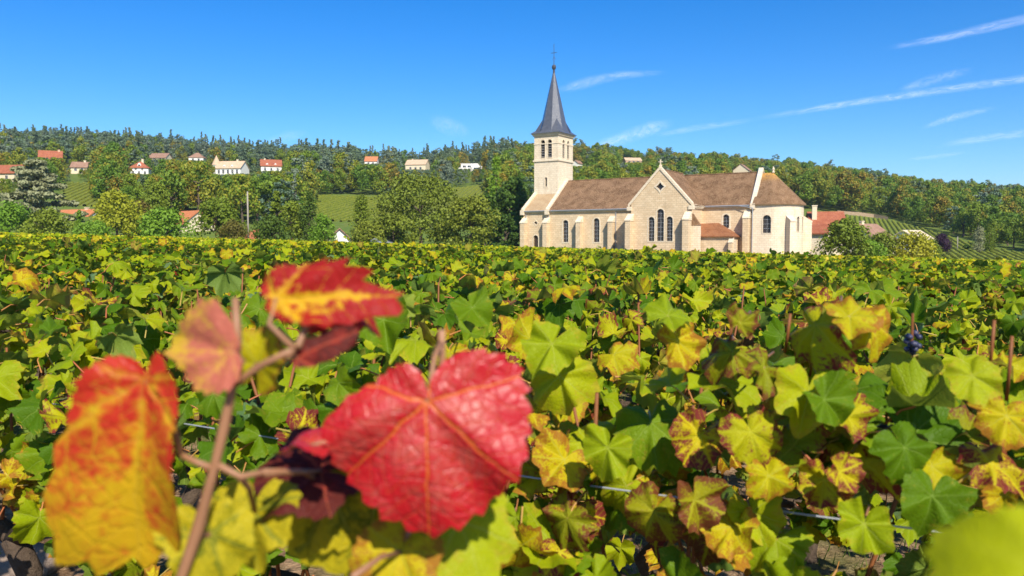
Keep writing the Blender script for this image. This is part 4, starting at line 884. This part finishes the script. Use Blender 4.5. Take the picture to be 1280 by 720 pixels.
def mid_foliage(seed, pal, n=310):
    g = np.random.default_rng(seed); pos, nr = canopy(g, n); V, Fs, mi, UV, ed, rn = joined_leaves(g, pos, nr, g.uniform(.032, .068, n), g.choice(len(LM), n, p=np.array(pal)/sum(pal)), GEO_M)
    return npmesh('foliage', V, Fs, LM, mi, True, {'edge': ed, 'rnd': rn}, UV)
MIDF = [mid_foliage(300+i, PAL_G if i % 3 else PAL_Y) for i in range(9)]
# where the vines stand
CHR = np.array([math.sin(R(32)), math.cos(R(32))]); CLIM = float(np.array([CH.x, CH.y])@CHR)-4.0
plants = []
for k in range(0, 130):
    for i in range(-130, 130):
        p = RN*(ROW0+GAP*k)+RD*(i*1.0+.35*(k % 3))
        x, y = p[0], p[1]
        if y < .55 or y > 114 or p[:2]@CHR > CLIM: continue
        if abs(x) > y*.655+1.6+.02*y: continue
        plants.append((math.hypot(x, y), x, y, k, i))
plants.sort()
singles = plants[:300]; far = plants[300:]
DN = 4.6
for dist, x, y, k, i in singles:
    z = zat(x, y); sd = int(i*31+k*17) % 1000
    mott = (k == 0 and x > -.35) or (k == 1 and -.1 < x < .9)
    jig = random.Random(sd)
    if dist < DN:
        pal = PAL_M if mott else PAL_G
        if mott: lb, gr = 'grapevine with red-mottled yellow leaves on the wired row in front of the church', 'mottled autumn grapevines on the wired row'
        else: lb, gr = 'fresh green grapevine with toothed leaves in the row behind the orange and crimson leaves', 'green grapevines nearest the red-leaved shoot'
        t = thing('grapevine', lb, 'grapevine', (x, y, z), 0, gr); g = np.random.default_rng(sd+7)
        lft = k == 0 and x < -.5; n = (420 if mott else 250 if lft else 340) if dist < 3 else 285; top = 1.07 if mott else 1.05
        pos, nr = canopy(g, n, top, .25, .34 if mott else (.62 if lft else .50)); X, Y, Z = frames(g, nr, n); ln = g.uniform(.028, .066, n); mats = g.choice(len(LM), n, p=np.array(pal)/sum(pal)); gs = g.integers(0, 14, n)
        for a in range(n):
            wp = pos[a]+np.array([x, y, z])
            if wp[1] < .75 and abs(wp[0]) < .6: continue
            o = bpy.data.objects.new('leaf', NEAR[mats[a]][gs[a]]); COL.objects.link(o); o.parent = t; L_ = ln[a]
            o.matrix_basis = Matrix([[X[a][r_]*L_*(.8+.35*((a*37) % 10)/10), Y[a][r_]*L_, Z[a][r_]*L_, pos[a][r_]] for r_ in range(3)]+[[0, 0, 0, 1]])
        mk('trunk', TRK[sd % 5], t); 
        for j in range(9): mk('cane', cane_mesh(sd*20+j, top+.03), t)
    else:
        yl = jig.random() < .35
        lb, gr = ('grapevine with many yellowing leaves in the vineyard rows', 'yellowing grapevines in the rows') if (sd % 9) % 3 == 0 else ('leafy green grapevine in the rows towards the church', TG_G)
        t = thing('grapevine', lb, 'grapevine', (x, y, z), jig.choice((0, math.pi)), gr); t.scale = (1, 1, jig.uniform(.94, 1.07))
        f = mk('foliage', MIDF[sd % 9], t); f['kind'] = 'stuff'
        mk('trunk', TRK[sd % 5], t)
        mb = CAN[sd % 4]
        for j in range(3): mk('cane', mb[(sd+j*3) % 9], t)
# distant vines: one mass of leaf-sized faces in the same rows
fb = NB('far_vine_leaves'); fr = fb.attr('rnd'); fn = fb.noise(fb.pos(), .13, 3)
fv = fb.ma('ADD', fb.ma('MULTIPLY', fr, .86), fb.ma('MULTIPLY', fn, .25))
M_FAR = fb.pbr(fb.ramp(fv, [(.08, (.08, .17, .003)), (.32, (.20, .31, .005)), (.55, (.38, .44, .006)), (.80, (.56, .50, .008)), (.95, (.64, .50, .012)), (1, (.36, .16, .03))]), .5, .3, None, 0, .35)
fa = np.array([(x, y) for _, x, y, k, i in far]); fd = np.hypot(fa[:, 0], fa[:, 1])
VV, FF, RR = [], [], []; o = 0
for d0, d1, n, lo, hi in ((0, 34, 95, .055, .09), (34, 60, 52, .075, .12), (60, 130, 30, .10, .17)):
    s_ = fa[(fd >= d0) & (fd < d1)]
    if not len(s_): continue
    m = len(s_)*n; pos, nr = canopy(rng, m, 1.06, .27, .5); base = np.repeat(s_, n, 0); pos[:, :2] += base; pos[:, 2] += terrain(base[:, 0], base[:, 1])+np.repeat(rng.normal(0, .035, len(s_)), n)
    X, Y, Z = frames(rng, nr, m); L_ = rng.uniform(lo, hi, m)[:, None]
    Q = np.stack([pos-Y*L_*.55, pos+X*L_*.8+Z*L_*.18, pos+Y*L_*.95-Z*L_*.1, pos-X*L_*.8+Z*L_*.18], 1).reshape(-1, 3)
    VV.append(Q); FF.append(np.arange(m*4).reshape(-1, 4)+o); o += m*4; RR.append(np.repeat(rng.random(m), 4))
mk('distant_vines', npmesh('distant_vines', np.concatenate(VV), np.concatenate(FF), M_FAR, attrs={'rnd': np.concatenate(RR)}), kind='stuff', label='sea of yellow-green vine rows stretching to the church', category='vineyard')
# ------------------------------------------------------------------ shoots right in front of the camera
CX = Vector((1, 0, 0)); CU = Vector((0, math.sin(PITCH), math.cos(PITCH))); CB = Vector((0, -math.cos(PITCH), math.sin(PITCH)))   # right, up, towards the camera
def cam_pt(px, py, d): return Vector((0, 0, EYE))+CX*((px-640)/F*d)+CU*((360-py)/F*d)-CB*d
def hero_leaf(root, px, py, d, lpx, tip, nrm, mat, seed, pet_to=None, cup=.2, fold=.15, rip=.07, droop=.1, lobe=1.0, label=None, nphi=96, pr=.0017, rt=None, teeth=.07):
    """junction at pixel px,py at distance d; lpx = length of the blade in pixels; nrm = (right, up, to camera)"""
    Z = (CX*nrm[0]+CU*nrm[1]+CB*nrm[2]).normalized(); Y = CX*tip[0]+CU*tip[1]+CB*(tip[2] if len(tip) > 2 else 0); Y = (Y-Z*Y.dot(Z)).normalized(); X = Y.cross(Z)
    V, Fs, mi, UV, ed = leaf_geo(nphi, [.18, .36, .54, .7, .85, 1.0], seed, cup, fold, rip, teeth, droop, 0, lobe, rt, .4 if rt is None else .12)
    me = npmesh('leaf', V, Fs, mat, mi, True, {'edge': ed}, UV); L_ = lpx/F*d; p = cam_pt(px, py, d)-root.location
    o = bpy.data.objects.new('leaf', me); COL.objects.link(o); o.parent = root
    o.matrix_basis = Matrix([[X[i]*L_, Y[i]*L_, Z[i]*L_, p[i]] for i in range(3)]+[[0, 0, 0, 1]])
    if label: o['label'] = label
    if pet_to:
        q_ = cam_pt(*pet_to)-root.location; m_ = (p+q_)/2-Y*L_*.12
        inv = o.matrix_basis.inverted(); mb = MB(); mb.tube([inv@v for v in (p-Z*.0008, m_, q_)], [pr/L_, pr*.95/L_, pr*1.25/L_], 8); mb.build('petiole', M_STEMH, o, True)
    return o
FR = None
gA = Vector((-.12, .43, 0)); gA.z = zat(gA.x, gA.y)
VA = thing('grapevine', 'grapevine shoot with crimson and orange autumn leaves, out of focus close up', 'grapevine', gA)
mk('trunk', TRK[1], VA)
def shoot(pts, r0, r1, root, name='cane'):
    P_ = [Vector(p) if len(p) == 3 and not isinstance(p[0], int) else cam_pt(*p) for p in pts]; n = len(P_)
    MB().tube([p-root.location for p in P_], [(r0+(r1-r0)*i/(n-1))*(1.22 if i % 2 and n > 5 else .94) for i in range(n)], 10).build(name, M_STEMH if root is not FR else M_CANE, root, True)
shoot([tuple(gA+Vector((0, 0, .46))), tuple(gA+Vector((-.05, .0, .75))), (222, 735, .43), (248, 660, .43), (268, 585, .43), (281, 530, .43), (292, 478, .43), (297, 425, .43), (294, 372, .43)], .0034, .0019, VA)
shoot([(292, 482, .43), (304, 472, .43), (330, 455, .425), (368, 436, .42)], .0022, .0018, VA)
shoot([(268, 586, .43), (246, 578, .43), (222, 566, .43)], .0022, .0016, VA)
shoot([(270, 580, .43), (300, 596, .435), (330, 590, .44)], .0022, .0018, VA)
shoot([tuple(gA+Vector((.04, .03, .46))), (470, 800, .5), (520, 640, .51), (545, 520, .51), (553, 470, .50), (552, 413, .49)], .0034, .0019, VA)
# crimson leaf
hero_leaf(VA, 534, 503, .46, 168, (0.0, -1), (-.04, .16, .98), H_RED, 11, (551, 430, .487), .24, .10, .06, .06, 1, 'big crimson leaf hanging tip down with orange veins', 120, .0017,
          (((0, 1), (18, .93), (38, .86), (60, .85), (74, .87), (90, .64), (108, .44), (125, .39), (150, .34), (170, .2), (180, .05)), ((0, 1), (18, .93), (38, .86), (51, .87), (70, .80), (92, .75), (114, .73), (135, .56), (155, .38), (170, .2), (180, .05))), .075)
# orange-yellow leaf
hero_leaf(VA, 181, 476, .42, 246, (-.13, -.99), (-.15, .06, .98), H_ORY, 12, (226, 568, .43), .06, .28, .05, .05, 1, 'large ragged leaf grading from red at the stalk to yellow at the tip', 120, .0017,
          (((0, 1), (10, 1.04), (21, 1.10), (27, .99), (36, .70), (50, .46), (70, .34), (94, .27), (112, .23), (140, .14), (180, .03)), ((0, 1), (13, .88), (21, .82), (28, .53), (45, .33), (80, .21), (120, .16), (161, .17), (172, .1), (180, .03))), .09)
hero_leaf(VA, 290, 440, .425, 87, (-1, .03), (.12, .12, .97), H_PNK, 13, (297, 462, .432), .2, .3, .09, .1, 1, 'salmon leaf with a yellow upper edge', 96, .0015,
          (((0, 1), (10, .9), (22, .865), (40, .86), (61, .87), (70, .79), (82, .5), (95, .28), (130, .15), (180, .05)), ((0, 1), (9, .85), (18, .74), (35, .72), (50, .73), (73, .63), (92, .55), (120, .3), (150, .14), (180, .05))), .11)
hero_leaf(VA, 322, 455, .46, 60, (.38, .9), (-.35, -.15, .92), L_YEL, 14, (296, 476, .43), .2, .3, .05, .2, .8)
hero_leaf(VA, 345, 373, .43, 165, (1.0, .06), (.0, .34, .94), H_RYE, 15, (368, 436, .42), .1, .16, .12, .05, 1, 'crumpled red and yellow leaf at the end of a side shoot', 120, .0015,
          (((0, 1), (5, .97), (10, .90), (15, .72), (22, .56), (36, .42), (55, .26), (90, .14), (180, .06)), ((0, .96), (3, .80), (9, .74), (15, .71), (29, .53), (56, .30), (90, .23), (120, .19), (180, .08))), .16)
hero_leaf(VA, 370, 447, .425, 86, (.9, .43), (.0, .25, .95), H_DRK, 16, (366, 438, .42), .1, .2, .05, .05, 1, 'dark red leaf tucked under the crumpled red and yellow leaf', 80, .0015,
          (((0, 1), (8, .9), (18, .73), (38, .38), (70, .2), (180, .05)), ((0, 1), (9, .86), (18, .63), (25, .38), (60, .2), (180, .05))), .05)
hero_leaf(VA, 412, 372, .455, 58, (1.0, -.1), (.1, .80, .6), H_RYE, 24, (372, 434, .42), .5, -.05, .11, .35, .85)
hero_leaf(VA, 400, 588, .51, 86, (-1, -.1), (.1, .78, .62), H_DRK, 17, (330, 592, .46), .2, .2, .08, .2, .9, 'shaded brownish red leaf behind the crimson leaf')
hero_leaf(VA, 388, 556, .46, 44, (-1, -.2), (.05, .97, .18), H_RED, 18, (455, 540, .48), .3, .6, .05, .1, .8)
hero_leaf(VA, 410, 610, .53, 92, (-.35, -1), (.1, .35, .9), H_MIX, 19, (330, 590, .44), .2, .2, .08, .2, .95, 'patched green and yellow leaf under the crimson leaf')
hero_leaf(VA, 318, 640, .49, 70, (.05, -1), (-.25, .4, .9), H_MIX, 20, (300, 596, .435), .25, .25, .08, .2, .9)
hero_leaf(VA, 262, 668, .44, 70, (.3, -1), (.3, .3, .9), H_MIX, 25, (240, 690, .43), .25, .25, .08, .2, .9)
hero_leaf(VA, 500, 690, .50, 68, (-.3, -.9), (.0, .5, .86), L_YEL, 21, (440, 722, .45), .2, .2, .07, .2, .85, 'yellow leaf under the tip of the crimson leaf')
hero_leaf(VA, 575, 652, .52, 92, (.25, -1), (.2, .55, .8), L_LIME, 22, (528, 640, .51), .15, .2, .05, .1, .7, 'lime green leaf below the crimson leaf')
hero_leaf(VA, 470, 620, .53, 130, (-.1, -1), (-.1, .3, .95), H_MIX, 23, (510, 650, .51), .2, .2, .05, .1, .85)
gB = Vector((.36, .30, 0)); gB.z = zat(gB.x, gB.y)
VB = thing('grapevine', 'blurred lime green grapevine leaves close up below the wire', 'grapevine', gB); mk('trunk', TRK[3], VB)
shoot([tuple(gB+Vector((0, 0, .46))), tuple(gB+Vector((0, 0, .8))), (1300, 800, .33), (1310, 720, .33), (1318, 650, .33)], .005, .0025, VB)
hero_leaf(VB, 1310, 722, .20, 128, (-1, -.12), (-.1, .72, .68), H_LIM, 31, (1318, 730, .27), .2, .25, .05, .2, .7, 'blurred lime leaf pointing at the wired row')
hero_leaf(VB, 1262, 742, .24, 96, (-.5, -.9), (.0, .45, .9), L_LIME, 32, (1308, 730, .33), .2, .25, .05, .2, .7)
# feature leaves on the wired row
FR = thing('grapevine', 'grapevine bearing large yellow and purple-veined leaves behind the crimson leaf', 'grapevine', (float(.42), 1.12, zat(.42, 1.12))); mk('trunk', TRK[2], FR)
for j in range(5): mk('cane', cane_mesh(7000+j, 1.06), FR)
def frow(px):                                # depth of the camera-side face of the wired row along this pixel column
    a = (px-640)/F; return (ROW0-.20)/(RN[0]*a+RN[1])
FL = [(1088, 405, 62, (.35, -1), (.15, .5, .85), L_YEL), (1062, 396, 72, (1, .0), (0, .85, .5), L_YEL), (938, 540, 72, (.25, -1), (0, .25, 1), L_MOT), (875, 545, 66, (-.5, -.9), (-.2, .4, .9), L_MOT),
      (818, 640, 66, (-.4, -1), (-.3, .2, .9), L_BRN), (868, 625, 64, (.2, -1), (.3, .2, .9), L_BRN), (700, 470, 74, (.1, -1), (-.3, .3, .9), L_LIME), (690, 430, 70, (-.5, -.8), (-.2, .6, .8), L_LIME), (760, 560, 60, (-.3, -1), (-.3, .3, .9), L_LIME),
      (705, 575, 70, (-.6, -.8), (.1, .5, .8), L_YEL), (846, 425, 60, (0, -1), (.5, .2, .8), L_YEL), (835, 395, 55, (.4, .3), (.0, .8, .5), L_LIME), (915, 440, 62, (-.6, -.7), (-.3, .6, .7), L_BRN), (1010, 490, 76, (-.2, -1), (-.1, .3, .9), L_LIME),
      (1030, 500, 66, (.7, -.7), (.2, .4, .9), L_GREEN), (1060, 520, 58, (.6, -.7), (.4, .3, .8), L_MOT), (1030, 600, 60, (-.2, -1), (-.1, .2, 1), L_MOT), (1050, 590, 44, (.9, -.5), (.3, .3, .9), L_MOT), (1258, 520, 66, (-.2, -1), (-.1, .4, .9), L_YEL),
      (1215, 470, 60, (.2, -1), (-.3, .4, .9), L_LIME), (960, 595, 54, (.1, -1), (.2, .4, .9), L_YEL), (940, 640, 68, (.3, -1), (0, .35, .9), L_LIME), (925, 404, 42, (.4, .5), (.1, .6, .8), L_BRN), (955, 460, 56, (.8, -.5), (.5, .5, .6), L_BRN), (720, 640, 60, (-.4, -1), (-.2, .4, .9), L_MOT),
      (1165, 620, 70, (-.3, -1), (-.1, .4, .9), L_GREEN), (1080, 655, 66, (-.3, -1), (-.1, .5, .8), L_LIME), (700, 690, 58, (.2, -1), (0, .5, .8), L_MOT), (1130, 560, 70, (.3, -1), (.2, .4, .9), L_GREEN), (480, 400, 70, (.2, -1), (-.1, .5, .8), L_GREEN), (590, 385, 50, (.3, -.8), (.1, .6, .7), L_GREEN)]
for i, (px, py, lp, tip, nm, mt) in enumerate(FL):
    d = frow(px)-.03*(i % 3); hero_leaf(FR, px, py, d, lp*.68, tip, nm, mt, 60+i, (px+random.Random(i).uniform(-14, 14), py-lp*.35, d+.06), random.Random(i+50).uniform(-.2, .6), random.Random(i+90).uniform(0, .6), random.Random(i+30).uniform(.1, .24), random.Random(i+70).uniform(-.1, .5), random.Random(i+11).choice((.5, .75, 1.0)), None, 64, .0013)
for i, (px, p0, p1) in enumerate(((913, 392, 450), (1028, 400, 475), (985, 392, 440), (1016, 420, 470), (1262, 420, 500), (1240, 400, 470), (552, 300, 300))):
    if p0 != p1: d = frow(px)+.02; shoot([(px-4, p1, d+.02), (px, (p0+p1)//2, d), (px+3, p0, d)], .0023, .002, FR)
# grapes
gbn = NB('grape_skin'); M_GRAPE = gbn.pbr(gbn.mix(gbn.noise(gbn.obj(), 60, 3), (.008, .008, .025), (.06, .065, .13)), .4, .4)
def bunch(px, py, d, n, root, seed):
    rr = random.Random(seed); c = cam_pt(px, py, d)-root.location; bm = bmesh.new()
    for i in range(n):
        t = i/n; a = rr.uniform(0, 6.28); rad = .0115*(1-t)**.5; p = c+Vector((math.cos(a)*rad, math.sin(a)*rad*.8, -t*.022+rr.uniform(-.004, .004)))
        bmesh.ops.create_icosphere(bm, subdivisions=2, radius=rr.uniform(.0038, .0046), matrix=Matrix.Translation(p))
    for f in bm.faces: f.smooth = True
    me = bpy.data.meshes.new('grape_bunch'); bm.to_mesh(me); bm.free(); me.materials.append(M_GRAPE); o = mk('grape_bunch', me, root)
    MB().tube([c+Vector((0, 0, .03)), c+Vector((0, 0, -.01))], .0018, 6).build('stalk', M_CANE, o)
bunch(1140, 420, frow(1140)+.12, 15, FR, 1); bunch(1108, 526, frow(1108)+.10, 9, FR, 2)
# trellis wire with its posts (both beyond the picture edges)
wz = zat(.4, 1.2)+.93
wl = thing('trellis_wire', 'thin galvanised wire stretched along the row of mottled vines', 'wire', tuple(RN*(ROW0-.20)+RD*-.3))
A_ = Vector(RD)*-4.2; B_ = Vector(RD)*3.2; pts = [A_.lerp(B_, t/20)+Vector((0, 0, wz+.006*math.sin(t))) for t in range(21)]
MB().tube(pts, .0013, 6).build('strand', M_ZINC, wl)
for e in (A_, B_):
    q_ = Vector(wl.location)+e+Vector(RN)*.03; tp = thing('trellis_post', 'slim weathered wooden post holding the trellis wire', 'post', (q_.x, q_.y, zat(q_.x, q_.y)), 0, 'posts of the wired row')
    MB().tube([(0, 0, -.3), (0, 0, 1.2)], [.03, .026], 8).build('shaft', M_POLE, tp, True)
# ------------------------------------------------------------------ stone, grass
sb = NB('field_stone'); sn = sb.noise(sb.obj(), 9, 6, .7); M_STONE = sb.pbr(sb.mix(sn, (.13, .09, .07), (.30, .23, .18)), .9, .15, sb.bump(sn, 1, .02))
def stone(px, py, size, label):
    d = ray(px, py); t = 1.0
    while t < 8 and EYE+d[2]*t > zat(d[0]*t, d[1]*t): t += .01
    bm = bmesh.new(); bmesh.ops.create_icosphere(bm, subdivisions=3, radius=1); rr = np.random.default_rng(int(px))
    for v in bm.verts:
        k = 1+.12*math.sin(v.co.x*4+px)+.1*math.sin(v.co.y*5+v.co.z*3)+rr.normal(0, .025); v.co = Vector((v.co.x*1.2*k, v.co.y*k, max(-.3, v.co.z*.75*k)))*size
    for f in bm.faces: f.smooth = True
    me = bpy.data.meshes.new('stone'); bm.to_mesh(me); bm.free(); me.materials.append(M_STONE)
    mk('stone', me, None, (d[0]*t, d[1]*t, zat(d[0]*t, d[1]*t)+size*.15), None, label=label, category='stone')
stone(16, 712, .13, 'rounded pale field stone on the soil under the left vines'); stone(48, 556, .05, 'small brown clod of stone lying between the left vine rows')
gr = np.random.default_rng(9); nb = 26000; gx_ = gr.uniform(-6, 6, nb); gy_ = gr.uniform(.9, 9, nb)
pat = np.sin(gx_*3.1+1)*np.sin(gy_*2.7+.5)+np.sin(gx_*1.3-gy_*1.9); kp = pat+gr.normal(0, .35, nb) > .45; gx_, gy_ = gx_[kp], gy_[kp]; m = len(gx_); gz_ = terrain(gx_, gy_)
an = gr.uniform(0, 6.28, m); hh = gr.uniform(.04, .13, m); le = gr.uniform(.1, .7, m); w_ = .003
dx, dy = np.cos(an), np.sin(an); b0 = np.stack([gx_-dy*w_, gy_+dx*w_, gz_-.01], 1); b1 = np.stack([gx_+dy*w_, gy_-dx*w_, gz_-.01], 1); tp_ = np.stack([gx_+dx*hh*le, gy_+dy*hh*le, gz_+hh], 1)
gm = NB('grass_blades'); M_GRASS = gm.pbr(gm.ramp(gm.attr('rnd'), [(0, (.05, .11, .01)), (.7, (.11, .18, .02)), (1, (.3, .25, .09))]), .6, .2, None, 0, .3)
mk('grass', npmesh('grass', np.stack([b0, b1, tp_], 1).reshape(-1, 3), np.arange(m*3).reshape(-1, 3), M_GRASS, attrs={'rnd': np.repeat(gr.random(m), 3)}), kind='stuff', label='short green grass tufts on the soil between the vines', category='grass')
# ------------------------------------------------------------------ thin high cloud
def cloud(label, line, half, dens, alt=3000, seed=0, soft=1.0, name='cirrus_cloud'):
    """streak lying level at altitude alt under the given sight lines"""
    V, Fs, UV = [], [], []
    n = 24; P_ = np.array(line, float); tt = np.linspace(0, 1, n); sx = np.interp(tt, np.linspace(0, 1, len(P_)), P_[:, 0]); sy = np.interp(tt, np.linspace(0, 1, len(P_)), P_[:, 1]); hw = np.interp(tt, np.linspace(0, 1, len(half)), half)
    for i in range(n):
        for k, s in enumerate((-1, -.5, 0, .5, 1)):
            d = ray(sx[i], sy[i]+s*hw[i]*.8); p = d*((alt+abs(s)*-20)/d[2]); V.append(p+np.array([0, 0, EYE])); UV.append((tt[i], s*.5+.5))
    for i in range(n-1): Fs += [(i*5+k, i*5+k+1, i*5+k+6, i*5+k+5) for k in range(4)]
    b = NB('cirrus'); u = b.uv(); sp = b.n('ShaderNodeSeparateXYZ'); b.put(sp.inputs[0], u); mp = b.n('ShaderNodeMapping'); b.put(mp.inputs[0], u); mp.inputs['Scale'].default_value = (9*soft, 2.2, 1); mp.inputs['Location'].default_value = (seed*3.7, seed*1.3, 0)
    nn = b.noise(mp.outputs[0], 1.0, 5, .55, dist=1.2)
    vy = b.ma('SUBTRACT', 1, b.ma('ABSOLUTE', b.ma('SUBTRACT', b.ma('MULTIPLY', sp.outputs[1], 2), 1))); vy = b.ss(vy, 0, .9)
    vx = b.ma('MULTIPLY', b.ss(sp.outputs[0], 0, .25), b.ma('SUBTRACT', 1, b.ss(sp.outputs[0], .7, 1)))
    al = b.ma('MULTIPLY', b.ma('MULTIPLY', vy, vx), b.ma('MULTIPLY', b.ss(nn, .15, .85), dens*.52), clamp=True)
    tr_ = b.n('ShaderNodeBsdfTransparent'); df = b.n('ShaderNodeBsdfDiffuse'); df.inputs[0].default_value = (.95, .95, .95, 1); tl = b.n('ShaderNodeBsdfTranslucent'); tl.inputs[0].default_value = (.95, .95, .95, 1)
    m1 = b.n('ShaderNodeAddShader'); b.t.links.new(df.outputs[0], m1.inputs[0]); b.t.links.new(tl.outputs[0], m1.inputs[1]); m2 = b.n('ShaderNodeMixShader'); b.put(m2.inputs[0], al); b.t.links.new(tr_.outputs[0], m2.inputs[1]); b.t.links.new(m1.outputs[0], m2.inputs[2]); b.t.links.new(m2.outputs[0], b.out.inputs[0])
    me = npmesh('cirrus_cloud', V, Fs, b.m, smooth=True, uv=UV); o = mk(name, me, label=label, category='cloud'); o.visible_shadow = True; return o
cloud('thin white contrail highest in the sky, above the long narrow one', [(1100, 62), (1180, 47), (1290, 22), (1420, -8)], [5, 9, 11, 13], .5, 3000, 1)
cloud('long narrow contrail descending towards the church', [(930, 151), (1050, 131), (1160, 115), (1290, 97), (1420, 80)], [5, 7, 8, 9, 10], .55, 3000, 2, 2)
cloud('short feathery cloud wisp right of the spire cross', [(690, 115), (730, 104), (775, 94), (840, 90)], [7, 12, 9, 5], .4, 3000, 3)
cloud('brightest soft cloud puff just right of the belfry', [(730, 186), (780, 172), (812, 161), (845, 153)], [8, 14, 15, 8], .5, 3000, 4)
cloud('faint streak trailing from the soft puff over the chancel', [(815, 170), (870, 160), (950, 149)], [5, 7, 5], .32, 3000, 5)
cloud('pale wisp above the long contrail', [(1120, 114), (1165, 100), (1220, 86)], [7, 12, 7], .32, 3000, 6)
cloud('slanted white wisp below the long contrail', [(1150, 160), (1190, 147), (1250, 133)], [5, 8, 5], .4, 3000, 7)
cloud('low pale streak just above the faint short streak over the wood', [(1170, 182), (1230, 173), (1300, 164), (1380, 154)], [6, 8, 8, 8], .4, 3000, 8)
cloud('faint short streak low over the wood, smallest of the streaks', [(1130, 200), (1175, 195), (1210, 190)], [3, 5, 3], .25, 3000, 9)
cloud('small soft puff above the hill left of the poplar', [(535, 150), (562, 158), (590, 166)], [12, 20, 10], .28, 3000, 10)
cloud('faint puff just above the conifer ridge', [(330, 178), (358, 171), (385, 166)], [7, 12, 7], .22, 3000, 11)
# ------------------------------------------------------------------ air
hz = NB('air'); pv = hz.n('ShaderNodeVolumePrincipled'); pv.inputs['Color'].default_value = (.72, .84, 1, 1); pv.inputs['Density'].default_value = .00013; pv.inputs['Anisotropy'].default_value = .2
hz.t.links.new(pv.outputs[0], hz.out.inputs['Volume'])
MB().box(-5800, 5800, -60, 4100, float(gz.min())-1.0, float(P3[:, 2].max())+26).build('haze', hz.m, kind='stuff', label='thin bluish air veiling the far hillside', category='haze')
